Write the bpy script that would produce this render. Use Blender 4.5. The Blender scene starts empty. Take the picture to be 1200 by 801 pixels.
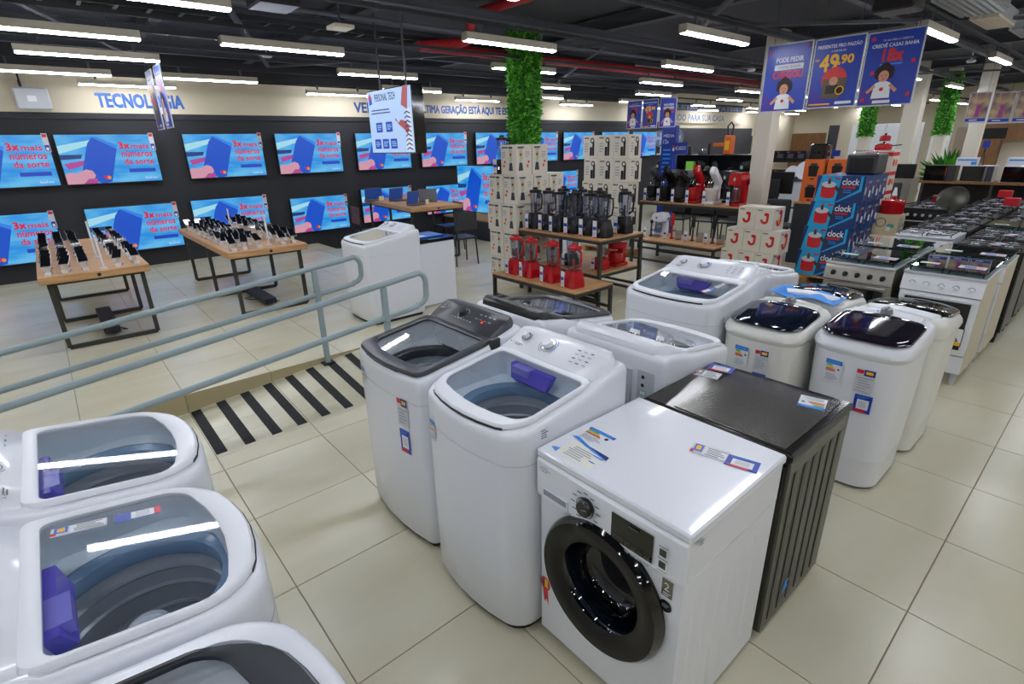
import bpy, math, random
from mathutils import Matrix, Vector
from math import sin, cos, pi, atan2, sqrt
random.seed(7)
S = bpy.context.scene
COL = S.collection

# ---------------------------------------------------------------- camera
cam_data = bpy.data.cameras.new('camera'); cam = bpy.data.objects.new('camera', cam_data); COL.objects.link(cam)
CF = Vector((0.60714, 0.71282, -0.35109)); CR = Vector((0.75576, -0.65448, -0.02186)); CU = Vector((0.24537, 0.25207, 0.93608))
cm = Matrix.Identity(4)
for i in range(3):
    cm[i][0] = CR[i]; cm[i][1] = CU[i]; cm[i][2] = -CF[i]
cm[2][3] = 1.824
cam.matrix_world = cm
cam_data.sensor_width = 36.0; cam_data.lens = 615.36 / 1200 * 36; cam_data.clip_start = 0.02; cam_data.clip_end = 200
S.camera = cam

# ---------------------------------------------------------------- world, exposure
w = bpy.data.worlds.new('world'); S.world = w; w.use_nodes = True
w.node_tree.nodes['Background'].inputs[0].default_value = (0.9, 0.95, 1.0, 1)
w.node_tree.nodes['Background'].inputs[1].default_value = 0.05
S.view_settings.view_transform = 'Standard'; S.view_settings.look = 'None'
S.view_settings.exposure = -0.06; S.view_settings.gamma = 1.0; S.view_settings.use_curve_mapping = False
LAMP = 52.0          # emission of the ceiling tubes
S.cycles.max_bounces = 8; S.cycles.transparent_max_bounces = 16; S.cycles.caustics_reflective = False; S.cycles.caustics_refractive = False
S.cycles.use_denoising = True
S.cycles.sample_clamp_indirect = 6.0

# ---------------------------------------------------------------- materials
_M = {}
def lin(c):
    if isinstance(c, str):
        c = [int(c[i:i + 2], 16) / 255 for i in (0, 2, 4)]
        return tuple((v / 12.92 if v <= .04045 else ((v + .055) / 1.055) ** 2.4) for v in c) + (1,)
    return tuple(c) + (1,)
def mat(name, col, rough=.5, metal=0., emit=0., coat=0., noise=None, bump=0., spec=None):
    if name in _M: return _M[name]
    m = bpy.data.materials.new(name); m.use_nodes = True; _M[name] = m
    nt = m.node_tree; b = nt.nodes['Principled BSDF']
    b.inputs['Base Color'].default_value = lin(col); b.inputs['Roughness'].default_value = rough
    b.inputs['Metallic'].default_value = metal; b.inputs['Coat Weight'].default_value = coat; b.inputs['Coat Roughness'].default_value = .05
    if spec is not None: b.inputs['Specular IOR Level'].default_value = spec
    if emit:
        b.inputs['Emission Color'].default_value = lin(col); b.inputs['Emission Strength'].default_value = emit
        b.inputs['Base Color'].default_value = (0, 0, 0, 1)
    if noise:
        c2, scale, stretch = noise
        tc = nt.nodes.new('ShaderNodeTexCoord'); mp = nt.nodes.new('ShaderNodeMapping'); mp.inputs['Scale'].default_value = stretch
        nz = nt.nodes.new('ShaderNodeTexNoise'); nz.inputs['Scale'].default_value = scale; nz.inputs['Detail'].default_value = 6
        mx = nt.nodes.new('ShaderNodeMix'); mx.data_type = 'RGBA'; mx.inputs[6].default_value = lin(col); mx.inputs[7].default_value = lin(c2)
        rp = nt.nodes.new('ShaderNodeValToRGB'); rp.color_ramp.elements[0].position = .35; rp.color_ramp.elements[1].position = .65
        nt.links.new(tc.outputs['Object'], mp.inputs[0]); nt.links.new(mp.outputs[0], nz.inputs['Vector'])
        nt.links.new(nz.outputs['Fac'], rp.inputs[0]); nt.links.new(rp.outputs[0], mx.inputs[0])
        nt.links.new(mx.outputs[2], b.inputs['Emission Color'] if emit else b.inputs['Base Color'])
        if bump:
            bp = nt.nodes.new('ShaderNodeBump'); bp.inputs['Strength'].default_value = bump; bp.inputs['Distance'].default_value = .005
            nt.links.new(nz.outputs['Fac'], bp.inputs['Height']); nt.links.new(bp.outputs[0], b.inputs['Normal'])
    return m
def glassy(name, tint, gloss=.1, rough=.02):
    """thin pane: light passes tinted, fresnel reflection on top"""
    if name in _M: return _M[name]
    m = bpy.data.materials.new(name); m.use_nodes = True; _M[name] = m; nt = m.node_tree; nt.nodes.clear()
    o = nt.nodes.new('ShaderNodeOutputMaterial'); t = nt.nodes.new('ShaderNodeBsdfTransparent'); g = nt.nodes.new('ShaderNodeBsdfGlossy')
    x = nt.nodes.new('ShaderNodeMixShader'); f = nt.nodes.new('ShaderNodeLayerWeight'); f.inputs[0].default_value = .5; pw = nt.nodes.new('ShaderNodeMath'); pw.operation = 'POWER'; pw.inputs[1].default_value = 4.
    a = nt.nodes.new('ShaderNodeMath'); a.operation = 'ADD'; a.inputs[1].default_value = gloss; a.use_clamp = True
    t.inputs[0].default_value = lin(tint); g.inputs['Roughness'].default_value = rough; g.inputs[0].default_value = (1, 1, 1, 1)
    nt.links.new(f.outputs['Facing'], pw.inputs[0]); nt.links.new(pw.outputs[0], a.inputs[0]); nt.links.new(a.outputs[0], x.inputs[0]); nt.links.new(t.outputs[0], x.inputs[1])
    nt.links.new(g.outputs[0], x.inputs[2]); nt.links.new(x.outputs[0], o.inputs[0]); return m
P = {
 'white': ('DFE2E8', .28, 0, 0, .3), 'white_warm': ('DDDDD6', .3, 0, 0, .3), 'white_side': ('DCDDE2', .35), 'panel_white': ('E4E7EC', .32),
 'plastic_grey': ('B9BFC4', .35), 'well': ('E2E7EA', .35), 'dark_grey': ('33353A', .38), 'lid_grey': ('34373C', .3), 'black': ('0B0B0D', .35), 'gloss_black': ('090A0C', .08, 0, 0, .5),
 'rubber': ('15161A', .6), 'ring_blue': ('8CA4C4', .25), 'steel': ('C2C8CE', .35, .3), 'steel_dark': ('5B6064', .35, .8), 'ink': ('4A4E58', .5), 'ink_pale': ('9BA0AA', .5),
 'blue_print': ('1E62C8', .4), 'navy': ('1B2A7A', .4), 'sky_print': ('2F8FE6', .4), 'purple': ('6558D0', .2), 'paper': ('DDE0E4', .5), 'red': ('C81F2B', .35), 'red_gloss': ('B3131C', .15, 0, 0, .4),
 'yellow': ('F2B417', .4), 'green': ('2F9A48', .4), 'orange': ('E0661C', .45), 'cream': ('E8DDC8', .5), 'skin': ('C98F73', .6), 'hair': ('2B1B16', .7),
 'bronze': ('4B4A42', .3, .55), 'bronze_dark': ('1C1B19', .35, .4), 'graphite_top': ('56554F', .22, .5, 0, .3), 'chrome': ('D0D0D0', .1, 1), 'stainless': ('A9A59C', .28, .9),
 'rail': ('8FA0A3', .4), 'oak': None, 'frame_dark': ('3A3A35', .5, .3), 'wall_dark': ('26272C', .75), 'wall_cream': ('D9CFB8', .8), 'ceiling_dark': ('484C56', .85), 'beam': ('4A4D55', .6),
 'beam_dark': ('232529', .7), 'lamp_body': ('BDB6A4', .5), 'pipe_red': ('B3222A', .4), 'grip': ('1C1D20', .9), 'grout': ('8A7C66', .8), 'banner_blue': ('1638A4', .35), 'banner_deep': ('16318F', .35),
 'grey_fabric': ('3C3E42', .9), 'ivory': ('D8D2C2', .6), 'wood_door': None, 'leaf': ('4CA52B', .6), 'leaf_light': ('86D64C', .55), 'leaf_dark': ('2A6A18', .7), 'clock_blue': ('15356F', .4), 'clock_sky': ('18A6DE', .4),
 'box_beige': ('CDBE9E', .6), 'teal_glass': ('33504E', .06, 0, 0, .6), 'iron': ('17181A', .5, .2), 'label_grey': ('C4C6CC', .4),
 'scr_cyan': ('4EC6F2', .4, 0, .9), 'scr_card': ('0F50C8', .4, 0, .95), 'scr_card2': ('2C86EE', .4, 0, .9), 'scr_red': ('DA1440', .4, 0, .9), 'scr_bar': ('1D45C0', .4, 0, .9), 'scr_skin': ('E3A3B8', .4, 0, .8), 'scr_white': ('DCE8FF', .4, 0, .9),
 'scr_orange': ('F08A18', .4, 0, .9), 'scr_pink': ('C04AA0', .4, 0, .8), 'scr_pale': ('A8E2F4', .4, 0, .9), 'scr_navy': ('1A3E86', .4, 0, .8), 'scr_ink': ('101828', .4, 0, .5), 'scr_coral': ('B8555A', .4, 0, .8),
 'led_red': ('FF3A20', .4, 0, 1.2), 'led_blue': ('3060FF', .4, 0, 1.0)}
def M(n):
    if n in _M: return _M[n]
    if n == 'oak': return mat('oak', 'C39A6B', .45, noise=('A87C50', 3.0, (1, 14, 14)), bump=.1)
    if n == 'wood_door': return mat('wood_door', '8A6238', .5, noise=('6E4A28', 3.0, (12, 12, 1)), bump=.1)
    if n == 'scr_bg': return mat('scr_bg', '1D8FE2', .4, emit=.95, noise=('62BCEE', 2.2, (1, 1, 3.5)))
    if n == 'lid_glass': return glassy('lid_glass', 'FBFDFE', .04)
    if n == 'jar': return glassy('jar', 'DDE1EC', .06)
    if n == 'smoke_lid': return glassy('smoke_lid', '20222E', .08)
    if n == 'acrylic': return glassy('acrylic', 'F2F4F6', .06)
    if n == 'blue_tub': return glassy('blue_tub', '7E8FE0', .1)
    if n == 'door_glass': return glassy('door_glass', '6F7F96', .07)
    if n == 'stove_glass': return glassy('stove_glass', '86A09C', .1)
    if n == 'tube_light': return mat('tube_light', 'F3F6FF', .5, emit=LAMP)
    return mat(n, *P[n])

# ---------------------------------------------------------------- mesh builder
class MB:
    def __init__(s, T=None): s.v = []; s.f = []; s.m = []; s.sm = []; s.mats = []; s.T = T
    def mi(s, m):
        if m not in s.mats: s.mats.append(m)
        return s.mats.index(m)
    def add(s, vs, fs, m, smooth=False):
        b = len(s.v); k = s.mi(m); s.v += [tuple(v) for v in vs]
        for f in fs: s.f.append([b + i for i in f]); s.m.append(k); s.sm.append(smooth)
    def box(s, x0, x1, y0, y1, z0, z1, m, c=0.):
        if c <= 0:
            vs = [(x, y, z) for z in (z0, z1) for y in (y0, y1) for x in (x0, x1)]
            s.add(vs, [(0, 2, 3, 1), (4, 5, 7, 6), (0, 1, 5, 4), (2, 6, 7, 3), (0, 4, 6, 2), (1, 3, 7, 5)], m); return
        L = []
        for (z, d) in ((z0, c), (z0 + c, 0), (z1 - c, 0), (z1, c)):
            e = c - d if d == 0 else c * 1.0
            a = c if d == 0 else c
            L.append([(x0 + d, y0 + a, z), (x0 + a, y0 + d, z), (x1 - a, y0 + d, z), (x1 - d, y0 + a, z), (x1 - d, y1 - a, z), (x1 - a, y1 - d, z), (x0 + a, y1 - d, z), (x0 + d, y1 - a, z)])
        for i in (0, 3): L[i] = [(min(max(x, x0 + c), x1 - c), min(max(y, y0 + c), y1 - c), z) for x, y, z in L[i]]
        s.loft(L, m, True, True, smooth=False)
    def loft(s, loops, m, cap0=False, cap1=False, smooth=True, closed=True):
        n = len(loops[0]); vs = [p for l in loops for p in l]; fs = []
        for i in range(len(loops) - 1):
            for j in range(n if closed else n - 1):
                k = (j + 1) % n; fs.append((i * n + j, i * n + k, (i + 1) * n + k, (i + 1) * n + j))
        s.add(vs, fs, m, smooth)
        if cap0: s.add(loops[0], [tuple(range(n))[::-1]], m)
        if cap1: s.add(loops[-1], [tuple(range(n))], m)
    def lathe(s, prof, m, c=(0, 0, 0), ax='z', n=24, cap0=False, cap1=False, smooth=True):
        L = []
        for r, h in prof:
            l = []
            for i in range(n):
                a = 2 * pi * i / n; u, v = r * cos(a), r * sin(a)
                if ax == 'z': p = (c[0] + u, c[1] + v, c[2] + h)
                elif ax == 'x': p = (c[0] + h, c[1] + u, c[2] + v)
                else: p = (c[0] + v, c[1] + h, c[2] + u)
                l.append(p)
            L.append(l)
        s.loft(L, m, cap0, cap1, smooth)
    def cyl(s, p0, p1, r0, m, r1=None, n=10, smooth=True):
        p0 = Vector(p0); p1 = Vector(p1); d = (p1 - p0).normalized(); r1 = r0 if r1 is None else r1
        a = d.orthogonal().normalized(); b = d.cross(a)
        L = [[tuple(p + (a * cos(2 * pi * i / n) + b * sin(2 * pi * i / n)) * r) for i in range(n)] for p, r in ((p0, r0), (p1, r1))]
        s.loft(L, m, True, True, smooth)
    def bar(s, p0, p1, w, m, h=None):
        p0 = Vector(p0); p1 = Vector(p1); d = (p1 - p0).normalized(); h = h or w
        up = Vector((0, 0, 1)) if abs(d.z) < .9 else Vector((1, 0, 0))
        a = d.cross(up).normalized(); b = a.cross(d)
        L = [[tuple(p + a * sx * w / 2 + b * sy * h / 2) for sx, sy in ((-1, -1), (1, -1), (1, 1), (-1, 1))] for p in (p0, p1)]
        s.loft(L, m, True, True, smooth=False)
    def tube(s, pts, r, m, n=10, closed=False):
        pts = [Vector(p) for p in pts]; L = []; N = len(pts); a = None
        for i, p in enumerate(pts):
            q0 = pts[i - 1] if (i or closed) else p; q1 = pts[(i + 1) % N] if (i < N - 1 or closed) else p
            d = (q1 - q0).normalized()
            a = d.orthogonal().normalized() if a is None else (a - d * a.dot(d)).normalized()
            b = d.cross(a); L.append([tuple(p + (a * cos(2 * pi * k / n) + b * sin(2 * pi * k / n)) * r) for k in range(n)])
        if closed: L.append(L[0])
        s.loft(L, m, not closed, not closed)
    def build(s, name, parent=None, loc=None, shade=None):
        me = bpy.data.meshes.new(name); vs = s.v
        if s.T is not None: vs = [tuple(s.T @ Vector(v)) for v in vs]
        me.from_pydata(vs, [], s.f); me.polygons.foreach_set('material_index', s.m)
        me.polygons.foreach_set('use_smooth', s.sm)
        for m in s.mats: me.materials.append(M(m) if isinstance(m, str) else m)
        me.validate()
        import bmesh as bmm
        if len(s.f) < 20000:
            bm = bmm.new(); bm.from_mesh(me); bmm.ops.remove_doubles(bm, verts=bm.verts, dist=1e-5) if shade != 'raw' else None
            if shade != 'raw': bmm.ops.recalc_face_normals(bm, faces=bm.faces)
            bm.to_mesh(me); bm.free()
        if any(s.sm):
            try: me.set_sharp_from_angle(angle=math.radians(42))
            except Exception: pass
        me.update()
        o = bpy.data.objects.new(name, me); COL.objects.link(o)
        if parent is not None: o.parent = parent
        if loc: o.location = loc
        return o

# text as mesh data (cached)
_TX = {}
def text_mesh(body):
    if body in _TX: return _TX[body]
    c = bpy.data.curves.new('t', 'FONT'); c.body = body; c.size = 1.0; c.resolution_u = 2; c.fill_mode = 'BOTH'
    o = bpy.data.objects.new('t', c); COL.objects.link(o)
    me = bpy.data.meshes.new_from_object(o)
    vs = [tuple(v.co) for v in me.vertices]; fs = [tuple(p.vertices) for p in me.polygons]
    bpy.data.objects.remove(o); bpy.data.curves.remove(c); bpy.data.meshes.remove(me)
    xs = [v[0] for v in vs] or [0]; ys = [v[1] for v in vs] or [0]
    _TX[body] = (vs, fs, min(xs), max(xs), min(ys), max(ys)); return _TX[body]

class Panel:
    """flat printed matter on a plane: O origin, R right, U up; every layer sits a hair above the last"""
    def __init__(s, mb, O, R, U, off=.0006, step=.0003):
        s.mb = mb; s.O = Vector(O); s.R = Vector(R).normalized(); s.U = Vector(U).normalized(); s.N = s.R.cross(s.U); s.w = off; s.st = step
    def p(s, u, v): return tuple(s.O + s.R * u + s.U * v + s.N * s.w)
    def poly(s, pts, m): s.mb.add([s.p(u, v) for u, v in pts], [tuple(range(len(pts)))], m); s.w += s.st
    def rect(s, u0, v0, u1, v1, m): s.poly([(u0, v0), (u1, v0), (u1, v1), (u0, v1)], m)
    def circ(s, u, v, r, m, n=16, sy=1.): s.poly([(u + r * cos(2 * pi * i / n), v + r * sy * sin(2 * pi * i / n)) for i in range(n)], m)
    def ring(s, u, v, r0, r1, m, a0=0., a1=2 * pi, n=20):
        vs = []
        for i in range(n + 1):
            a = a0 + (a1 - a0) * i / n; vs += [s.p(u + r0 * cos(a), v + r0 * sin(a)), s.p(u + r1 * cos(a), v + r1 * sin(a))]
        s.mb.add(vs, [(2 * i, 2 * i + 1, 2 * i + 3, 2 * i + 2) for i in range(n)], m); s.w += s.st
    def text(s, body, u0, u1, v0, v1, m, bold=0.):
        vs, fs, xa, xb, ya, yb = text_mesh(body)
        if not vs: return
        k = (u1 - u0) / (xb - xa); h = (v1 - v0) / (yb - ya)
        for d in ((0, 0), (bold, 0), (0, bold), (bold, bold)) if bold else ((0, 0),):
            s.mb.add([s.p(u0 + (x - xa) * k + d[0], v0 + (y - ya) * h + d[1]) for x, y, z in vs], fs, m); s.w += s.st * .2
        s.w += s.st
    def lines(s, u0, u1, v0, v1, n, m, seed=1):
        r = random.Random(seed); h = (v1 - v0) / n
        for i in range(n):
            a = u0 + r.random() * .1 * (u1 - u0); b = u1 - r.random() * .4 * (u1 - u0); v = v0 + i * h
            s.mb.add([s.p(a, v + h * .25), s.p(b, v + h * .25), s.p(b, v + h * .65), s.p(a, v + h * .65)], [(0, 1, 2, 3)], m)
        s.w += s.st

def empty(name, loc=(0, 0, 0), rz=0., label=None, cat=None, group=None, kind=None):
    o = bpy.data.objects.new(name, None); COL.objects.link(o); o.location = loc; o.rotation_euler = (0, 0, rz); o.empty_display_size = .1
    return tag(o, label, cat, group, kind)
def tag(o, label=None, cat=None, group=None, kind=None):
    if label: o['label'] = label
    if cat: o['category'] = cat
    if group: o['group'] = group
    if kind: o['kind'] = kind
    return o
def kids(o): return KIDS.get(o.name, [c for c in bpy.data.objects if c.parent == o])
KIDS = {}
def index_kids():
    KIDS.clear()
    for o in bpy.data.objects: KIDS.setdefault(o.name, [])
    for o in bpy.data.objects:
        if o.parent: KIDS[o.parent.name].append(o)
def dup(o, parent=None, loc=None, rz=None, label=None, group=None):
    c = o.copy(); COL.objects.link(c)
    if parent is not None: c.parent = parent
    if loc is not None: c.location = loc
    if rz is not None: c.rotation_euler = (0, 0, rz)
    if label: c['label'] = label
    if group: c['group'] = group
    ks = KIDS.get(o.name, [])
    KIDS[c.name] = [dup(k, c) for k in ks]
    return c

def rr(x0, x1, hw, r, z=0., bow=0., n=5, s=5, rf=None):
    """rounded rectangle, x0..x1 by +-hw; the x0 side may bow outwards"""
    rf = r if rf is None else rf; out = []
    cs = [((x0 + rf, -hw + rf), pi, rf), ((x1 - r, -hw + r), 1.5 * pi, r), ((x1 - r, hw - r), 0, r), ((x0 + rf, hw - rf), .5 * pi, rf)]
    C = []
    for (cx, cy), a0, q in cs: C.append([(cx + q * cos(a0 + .5 * pi * i / n), cy + q * sin(a0 + .5 * pi * i / n)) for i in range(n + 1)])
    for k in range(4):
        out += C[k]; a = C[k][-1]; b = C[(k + 1) % 4][0]
        for i in range(1, s): out.append((a[0] + (b[0] - a[0]) * i / s, a[1] + (b[1] - a[1]) * i / s))
    L = x1 - x0; res = []
    for x, y in out:
        wgt = max(0., 1 - (x - x0) / (.45 * L)); x -= bow * (1 - (y / hw) ** 2) * wgt
        res.append((x, y, z(x, y) if callable(z) else z))
    return res

# ================================================================ SETTING
FH = 0.155                                       # the technology area stands this much higher
GX, GY, TS = 0.4296, 0.1955, 0.610
def structure(o): o['kind'] = 'structure'; return o
def zramp(x, y):
    return FH * min(max((x - .35) / 1.6, 0), 1) * min(max((y - 3.25) / .99, 0), 1)
b = MB(); b.box(-6, 25, -6, 10.4, -.2, -.004, 'grout'); floor = structure(b.build('floor'))
# polished cream tiles
tile_mat = mat('tile', 'CDC9B2', .24, noise=('C3BDA2', 1.1, (1, 2.2, 1)), coat=0.0, spec=.5)
nt = tile_mat.node_tree
oi = nt.nodes.new('ShaderNodeObjectInfo'); tcn = [n for n in nt.nodes if n.type == 'MAPPING'][0]; tcd = [n for n in nt.nodes if n.type == 'TEX_COORD'][0]
ad = nt.nodes.new('ShaderNodeVectorMath'); ad.operation = 'ADD'; nt.links.new(tcd.outputs['Object'], ad.inputs[0]); nt.links.new(oi.outputs['Location'], ad.inputs[1]); nt.links.new(ad.outputs[0], tcn.inputs[0])
g = .0022
b = MB(); b.box(g, TS - g, g, TS - g, -.012, 0, 'tile', c=.0012); t0 = b.build('tile', floor); tile_me = t0.data
def in_raised(i, j): return j >= 7 and GX + i * TS < 3.7
cells = []
for i in range(-11, 42):
    for j in range(-11, 17):
        x, y = GX + (i - 1) * TS, GY + (j - 1) * TS
        c = Vector((x + .3, y + .3, -1.824)); dpt = c.dot(CF)
        if y > 3.2 and y < 4.2 and x < 3.6: continue
        if y >= 4.2 and x + .3 < 3.75: continue
        vis = dpt > .3 and abs(c.dot(CR)) < dpt * 1.05 and c.dot(CU) < .7 * dpt and c.dot(CU) > -.75 * dpt
        cells.append((0 if vis else 1, c.length, x, y))
cells.sort(); rest = MB()
first = True
for k, (v, dl, x, y) in enumerate(cells):
    if k < 215:
        o = t0 if first else bpy.data.objects.new('tile', tile_me)
        if not first: COL.objects.link(o); o.parent = floor
        o.location = (x, y, 0); first = False
    else: rest.box(x + g, x + TS - g, y + g, y + TS - g, -.012, 0, 'tile')
r_ = rest.build('far_tiles', floor); r_['kind'] = 'stuff'

# raised floor of the technology area
b = MB(); b.box(-6, 3.75, 4.245, 10.4, -.1, FH - .004, 'grout'); rf_ = structure(b.build('floor_raised'))
k = 0
for i in range(-11, 6):
    for j in range(0, 10):
        x0 = GX + (i) * TS; y0 = 4.24 + j * TS; x1 = min(x0 + TS, 3.75); y1 = y0 + TS
        if x1 - x0 < .05: continue
        bb = MB(); bb.box(x0 + g, x1 - g, y0 + (0 if j == 0 else g), y1 - g, FH - .012, FH, 'tile', c=.0012)
        if x0 > -3: bb.build('tile', rf_); k += 1
        else:
            if 'rr_' not in globals(): rr_ = MB()
            rr_.v += []; rr_.box(x0 + g, x1 - g, y0 + g, y1 - g, FH - .012, FH, 'tile')
o = rr_.build('far_tiles', rf_); o['kind'] = 'stuff'
for i in range(-6, 6):                                    # riser tiles
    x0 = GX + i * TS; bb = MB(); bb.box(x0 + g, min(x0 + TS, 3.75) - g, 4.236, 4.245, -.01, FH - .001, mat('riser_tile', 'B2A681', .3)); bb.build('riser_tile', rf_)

# ramp, warped up to the right, with anti-slip strips
ramp = MB()
def grid_surface(mb, x0, x1, y0, y1, nx, ny, m, dz=0., thick=.01):
    vs = []
    for i in range(nx + 1):
        for j in range(ny + 1):
            x = x0 + (x1 - x0) * i / nx; y = y0 + (y1 - y0) * j / ny; vs.append((x, y, zramp(x, y) + dz))
    n = len(vs); vs += [(x, y, z - thick) for x, y, z in vs]; fs = []
    for i in range(nx):
        for j in range(ny):
            a = i * (ny + 1) + j; q = (a, a + ny + 1, a + ny + 2, a + 1); fs += [q, tuple(n + t for t in q[::-1])]
    B = [i * (ny + 1) for i in range(nx + 1)] + [nx * (ny + 1) + j for j in range(1, ny + 1)] + [i * (ny + 1) + ny for i in range(nx - 1, -1, -1)] + [j for j in range(ny - 1, 0, -1)]
    for a, c in zip(B, B[1:] + B[:1]): fs.append((a, c, n + c, n + a))
    mb.add(vs, fs, m)
grid_surface(ramp, -3, 3.75, 3.243, 4.24, 24, 4, 'grout', -.004, .05)
ramp_o = structure(ramp.build('ramp_floor'))
ys = [3.247, 3.42, 3.63, 3.84, 4.05, 4.238]
for i in range(-6, 6):
    x0 = GX + i * TS; x1 = min(x0 + TS, 3.75)
    for a, c in zip(ys, ys[1:]):
        bb = MB(); grid_surface(bb, x0 + g, x1 - g, a + .001, c - .001, 3, 1, 'tile', 0, .008); bb.build('tile', ramp_o)
for kx in range(-9, 16):
    x = .47 + .1745 * kx
    bb = MB(); grid_surface(bb, x - .033, x + .033, 3.46 + .008 * random.random(), 4.225, 1, 6, mat('grip', '1E1F21', .95, noise=('2E2F30', 90, (1, 1, 1)), bump=.4), .003, .003); bb.build('anti_slip_strip', ramp_o)

# walls
b = MB(); b.box(-6.2, 25.2, 10.05, 10.4, -.1, 3.3, 'wall_dark')
wall_back = structure(b.build('wall_back'))
b = MB(); b.box(-6.2, 15.0, 10.035, 10.05, 2.38, 2.86, mat('wall_cream', 'D6CCB4', .8)); o = structure(b.build('trim_1'))
b = MB(); b.box(-6.2, 15.0, 10.03, 10.05, 2.30, 2.375, mat('wall_dark2', '2B2C31', .7)); o = structure(b.build('trim_2'))
b = MB(); b.box(15.0, 24, 10.02, 10.05, 1.95, 3.2, 'wall_cream'); b.box(20.6, 24, 10.01, 10.05, -.1, 3.2, 'wall_cream'); o = structure(b.build('trim_3'))
b = MB(); b.box(24.0, 24.3, -6, 10.4, -.1, 3.3, 'wall_cream'); wall_far = structure(b.build('wall_right'))
b = MB(); b.box(-6.3, -6, -6.3, 10.4, -.1, 3.3, 'wall_cream'); structure(b.build('wall_left'))
b = MB(); b.box(-6.3, 24.3, -6.3, -6, -.1, 3.3, 'wall_cream'); structure(b.build('wall_front'))
# wall lettering
b = MB(); p = Panel(b, (0, 10.035, 0), (1, 0, 0), (0, 0, 1), .002)
p.N = Vector((0, -1, 0))
p.text('TECNOLOGIA', .9, 1.98, 2.45, 2.63, mat('sign_blue', '1C5FB0', .4), .016)
o = tag(b.build('wall_lettering'), 'blue word TECNOLOGIA on the cream band above the left screens', 'lettering')
b = MB(); p = Panel(b, (0, 10.035, 0), (1, 0, 0), (0, 0, 1), .002); p.N = Vector((0, -1, 0))
p.text('VEM VER A', 4.8, 5.9, 2.45, 2.62, mat('sign_blue2', '1D4E94', .4), .016); p.text('ÚLTIMA GERAÇÃO ESTÁ AQUI TE ESPERANDO', 6.2, 9.2, 2.44, 2.65, 'sign_blue2', .014)
o = tag(b.build('wall_lettering'), 'long blue sentence ending TE ESPERANDO on the cream band behind hanging screen', 'lettering')

# ceiling: deck, purlins, beams, braces
b = MB(); b.box(-6.3, 24.3, -6.3, 10.4, 3.32, 3.5, 'ceiling_dark'); ceil = structure(b.build('ceiling'))
LAMPY = [-4.9, -3.6, -2.3, -1.0, .3, 1.63, 2.95, 4.28, 5.6, 6.95, 8.4, 9.6]
for k, y in enumerate([-4.2, -1.6, -.35, .95, 2.3, 3.6, 4.95, 6.25, 7.6, 8.95]):
    bb = MB(); z = 3.10
    bb.box(-6, 24, y - .04, y + .04, z - .04, z - .032, 'beam'); bb.box(-6, 24, y - .006, y + .006, z - .032, z + .032, 'beam'); bb.box(-6, 24, y - .04, y + .04, z + .032, z + .04, 'beam')
    o = bb.build('ceiling_beam', ceil)
for k, y in enumerate(LAMPY):
    bb = MB(); bb.box(-6, 24, y - .02, y + .02, 2.845, 2.875, 'beam_dark'); bb.build('lamp_rail', ceil)
for k, x in enumerate([-4.3, -1.4, 1.35, 3.0, 5.9, 8.9, 11.9, 14.9, 17.9, 20.9]):
    bb = MB(); bb.box(x - .06, x + .06, -6, 10, 3.14, 3.15, 'beam'); bb.box(x - .008, x + .008, -6, 10, 3.15, 3.29, 'beam'); bb.box(x - .06, x + .06, -6, 10, 3.29, 3.30, 'beam'); bb.build('roof_truss', ceil)
for (x0, y0, x1, y1) in [(3, .95, 5.9, 3.6), (5.9, 3.6, 8.9, .95), (1.35, 4.95, 3, 8.95), (5.9, 4.95, 8.9, 8.95), (3, 8.95, 5.9, 4.95), (8.9, 6.25, 11.9, 2.3), (11.9, 6.25, 14.9, 2.3), (.2, 6.25, 1.35, 8.95)]:
    bb = MB(); bb.bar((x0, y0, 2.99), (x1, y1, 2.99), .055, 'beam', .03); bb.build('brace', ceil)
# hangers under the trusses are part of the lamps below

def ceiling_lamp():
    t = empty('ceiling_lamp', (0, 0, 0), 0, None, 'lamp', 'linear ceiling lamps')
    b = MB(); L, W, H = 1.13, .078, .07
    b.box(0, L, -W / 2, W / 2, .012, H, mat('lamp_body', 'C8C1B0', .5)); b.box(0, .006, -W / 2, W / 2, 0, H, 'lamp_body'); b.box(L - .006, L, -W / 2, W / 2, 0, H, 'lamp_body'); b.build('housing', t)
    b = MB(); b.box(.008, L - .008, -.025, .025, -.004, .0115, 'tube_light'); b.build('diffuser', t)
    for x in (.2, L - .2):
        b = MB(); b.box(x - .012, x + .012, -.012, .012, H, .145, 'beam'); b.build('hanger', t)
    return t
l0 = ceiling_lamp(); index_kids()
lamps = []
for y in (1.63, 4.28, 6.95, 9.6):
    for k in range(-2, 8): lamps.append((.12 + 3.05 * k + (.6 if y > 9 else 0), y))
for y in (-1.0, -3.6):
    for k in range(-2, 8): lamps.append((.12 + 3.05 * k, y))
for y in (.3, 2.95, 5.6, 8.4):
    for k in range(-2, 8): lamps.append((1.5 + 3.03 * k, y))
for y in (-2.3,):
    for k in range(-2, 8): lamps.append((1.5 + 3.03 * k, y))
lamps += [(-.2, 5.75), (-.15, 8.47)]
lamps = [((4.83, 5.93) if abs(x - 4.53) < .01 and y == 5.6 else (x, y)) for x, y in lamps]
lamps = [(x, y) for x, y in lamps if -5.5 < x < 22.5]
def where_lamp(x, y):
    row = {9.6: 'row nearest the screen wall', 8.4: 'second row from the screen wall', 8.47: 'second row from the screen wall', 6.95: 'third row from the screen wall', 5.93: 'fourth row from the screen wall', 5.6: 'fourth row from the screen wall', 5.75: 'fourth row from the screen wall', 4.28: 'row above the handrails', 2.95: 'row above the ramp side', 1.63: 'row above the stoves'}.get(y, 'rows behind the viewer')
    return row
rowc = {}
for x, y in sorted(lamps, key=lambda q: (q[1], q[0])): rowc.setdefault(where_lamp(x, y), []).append((x, y))
first = True
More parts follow.
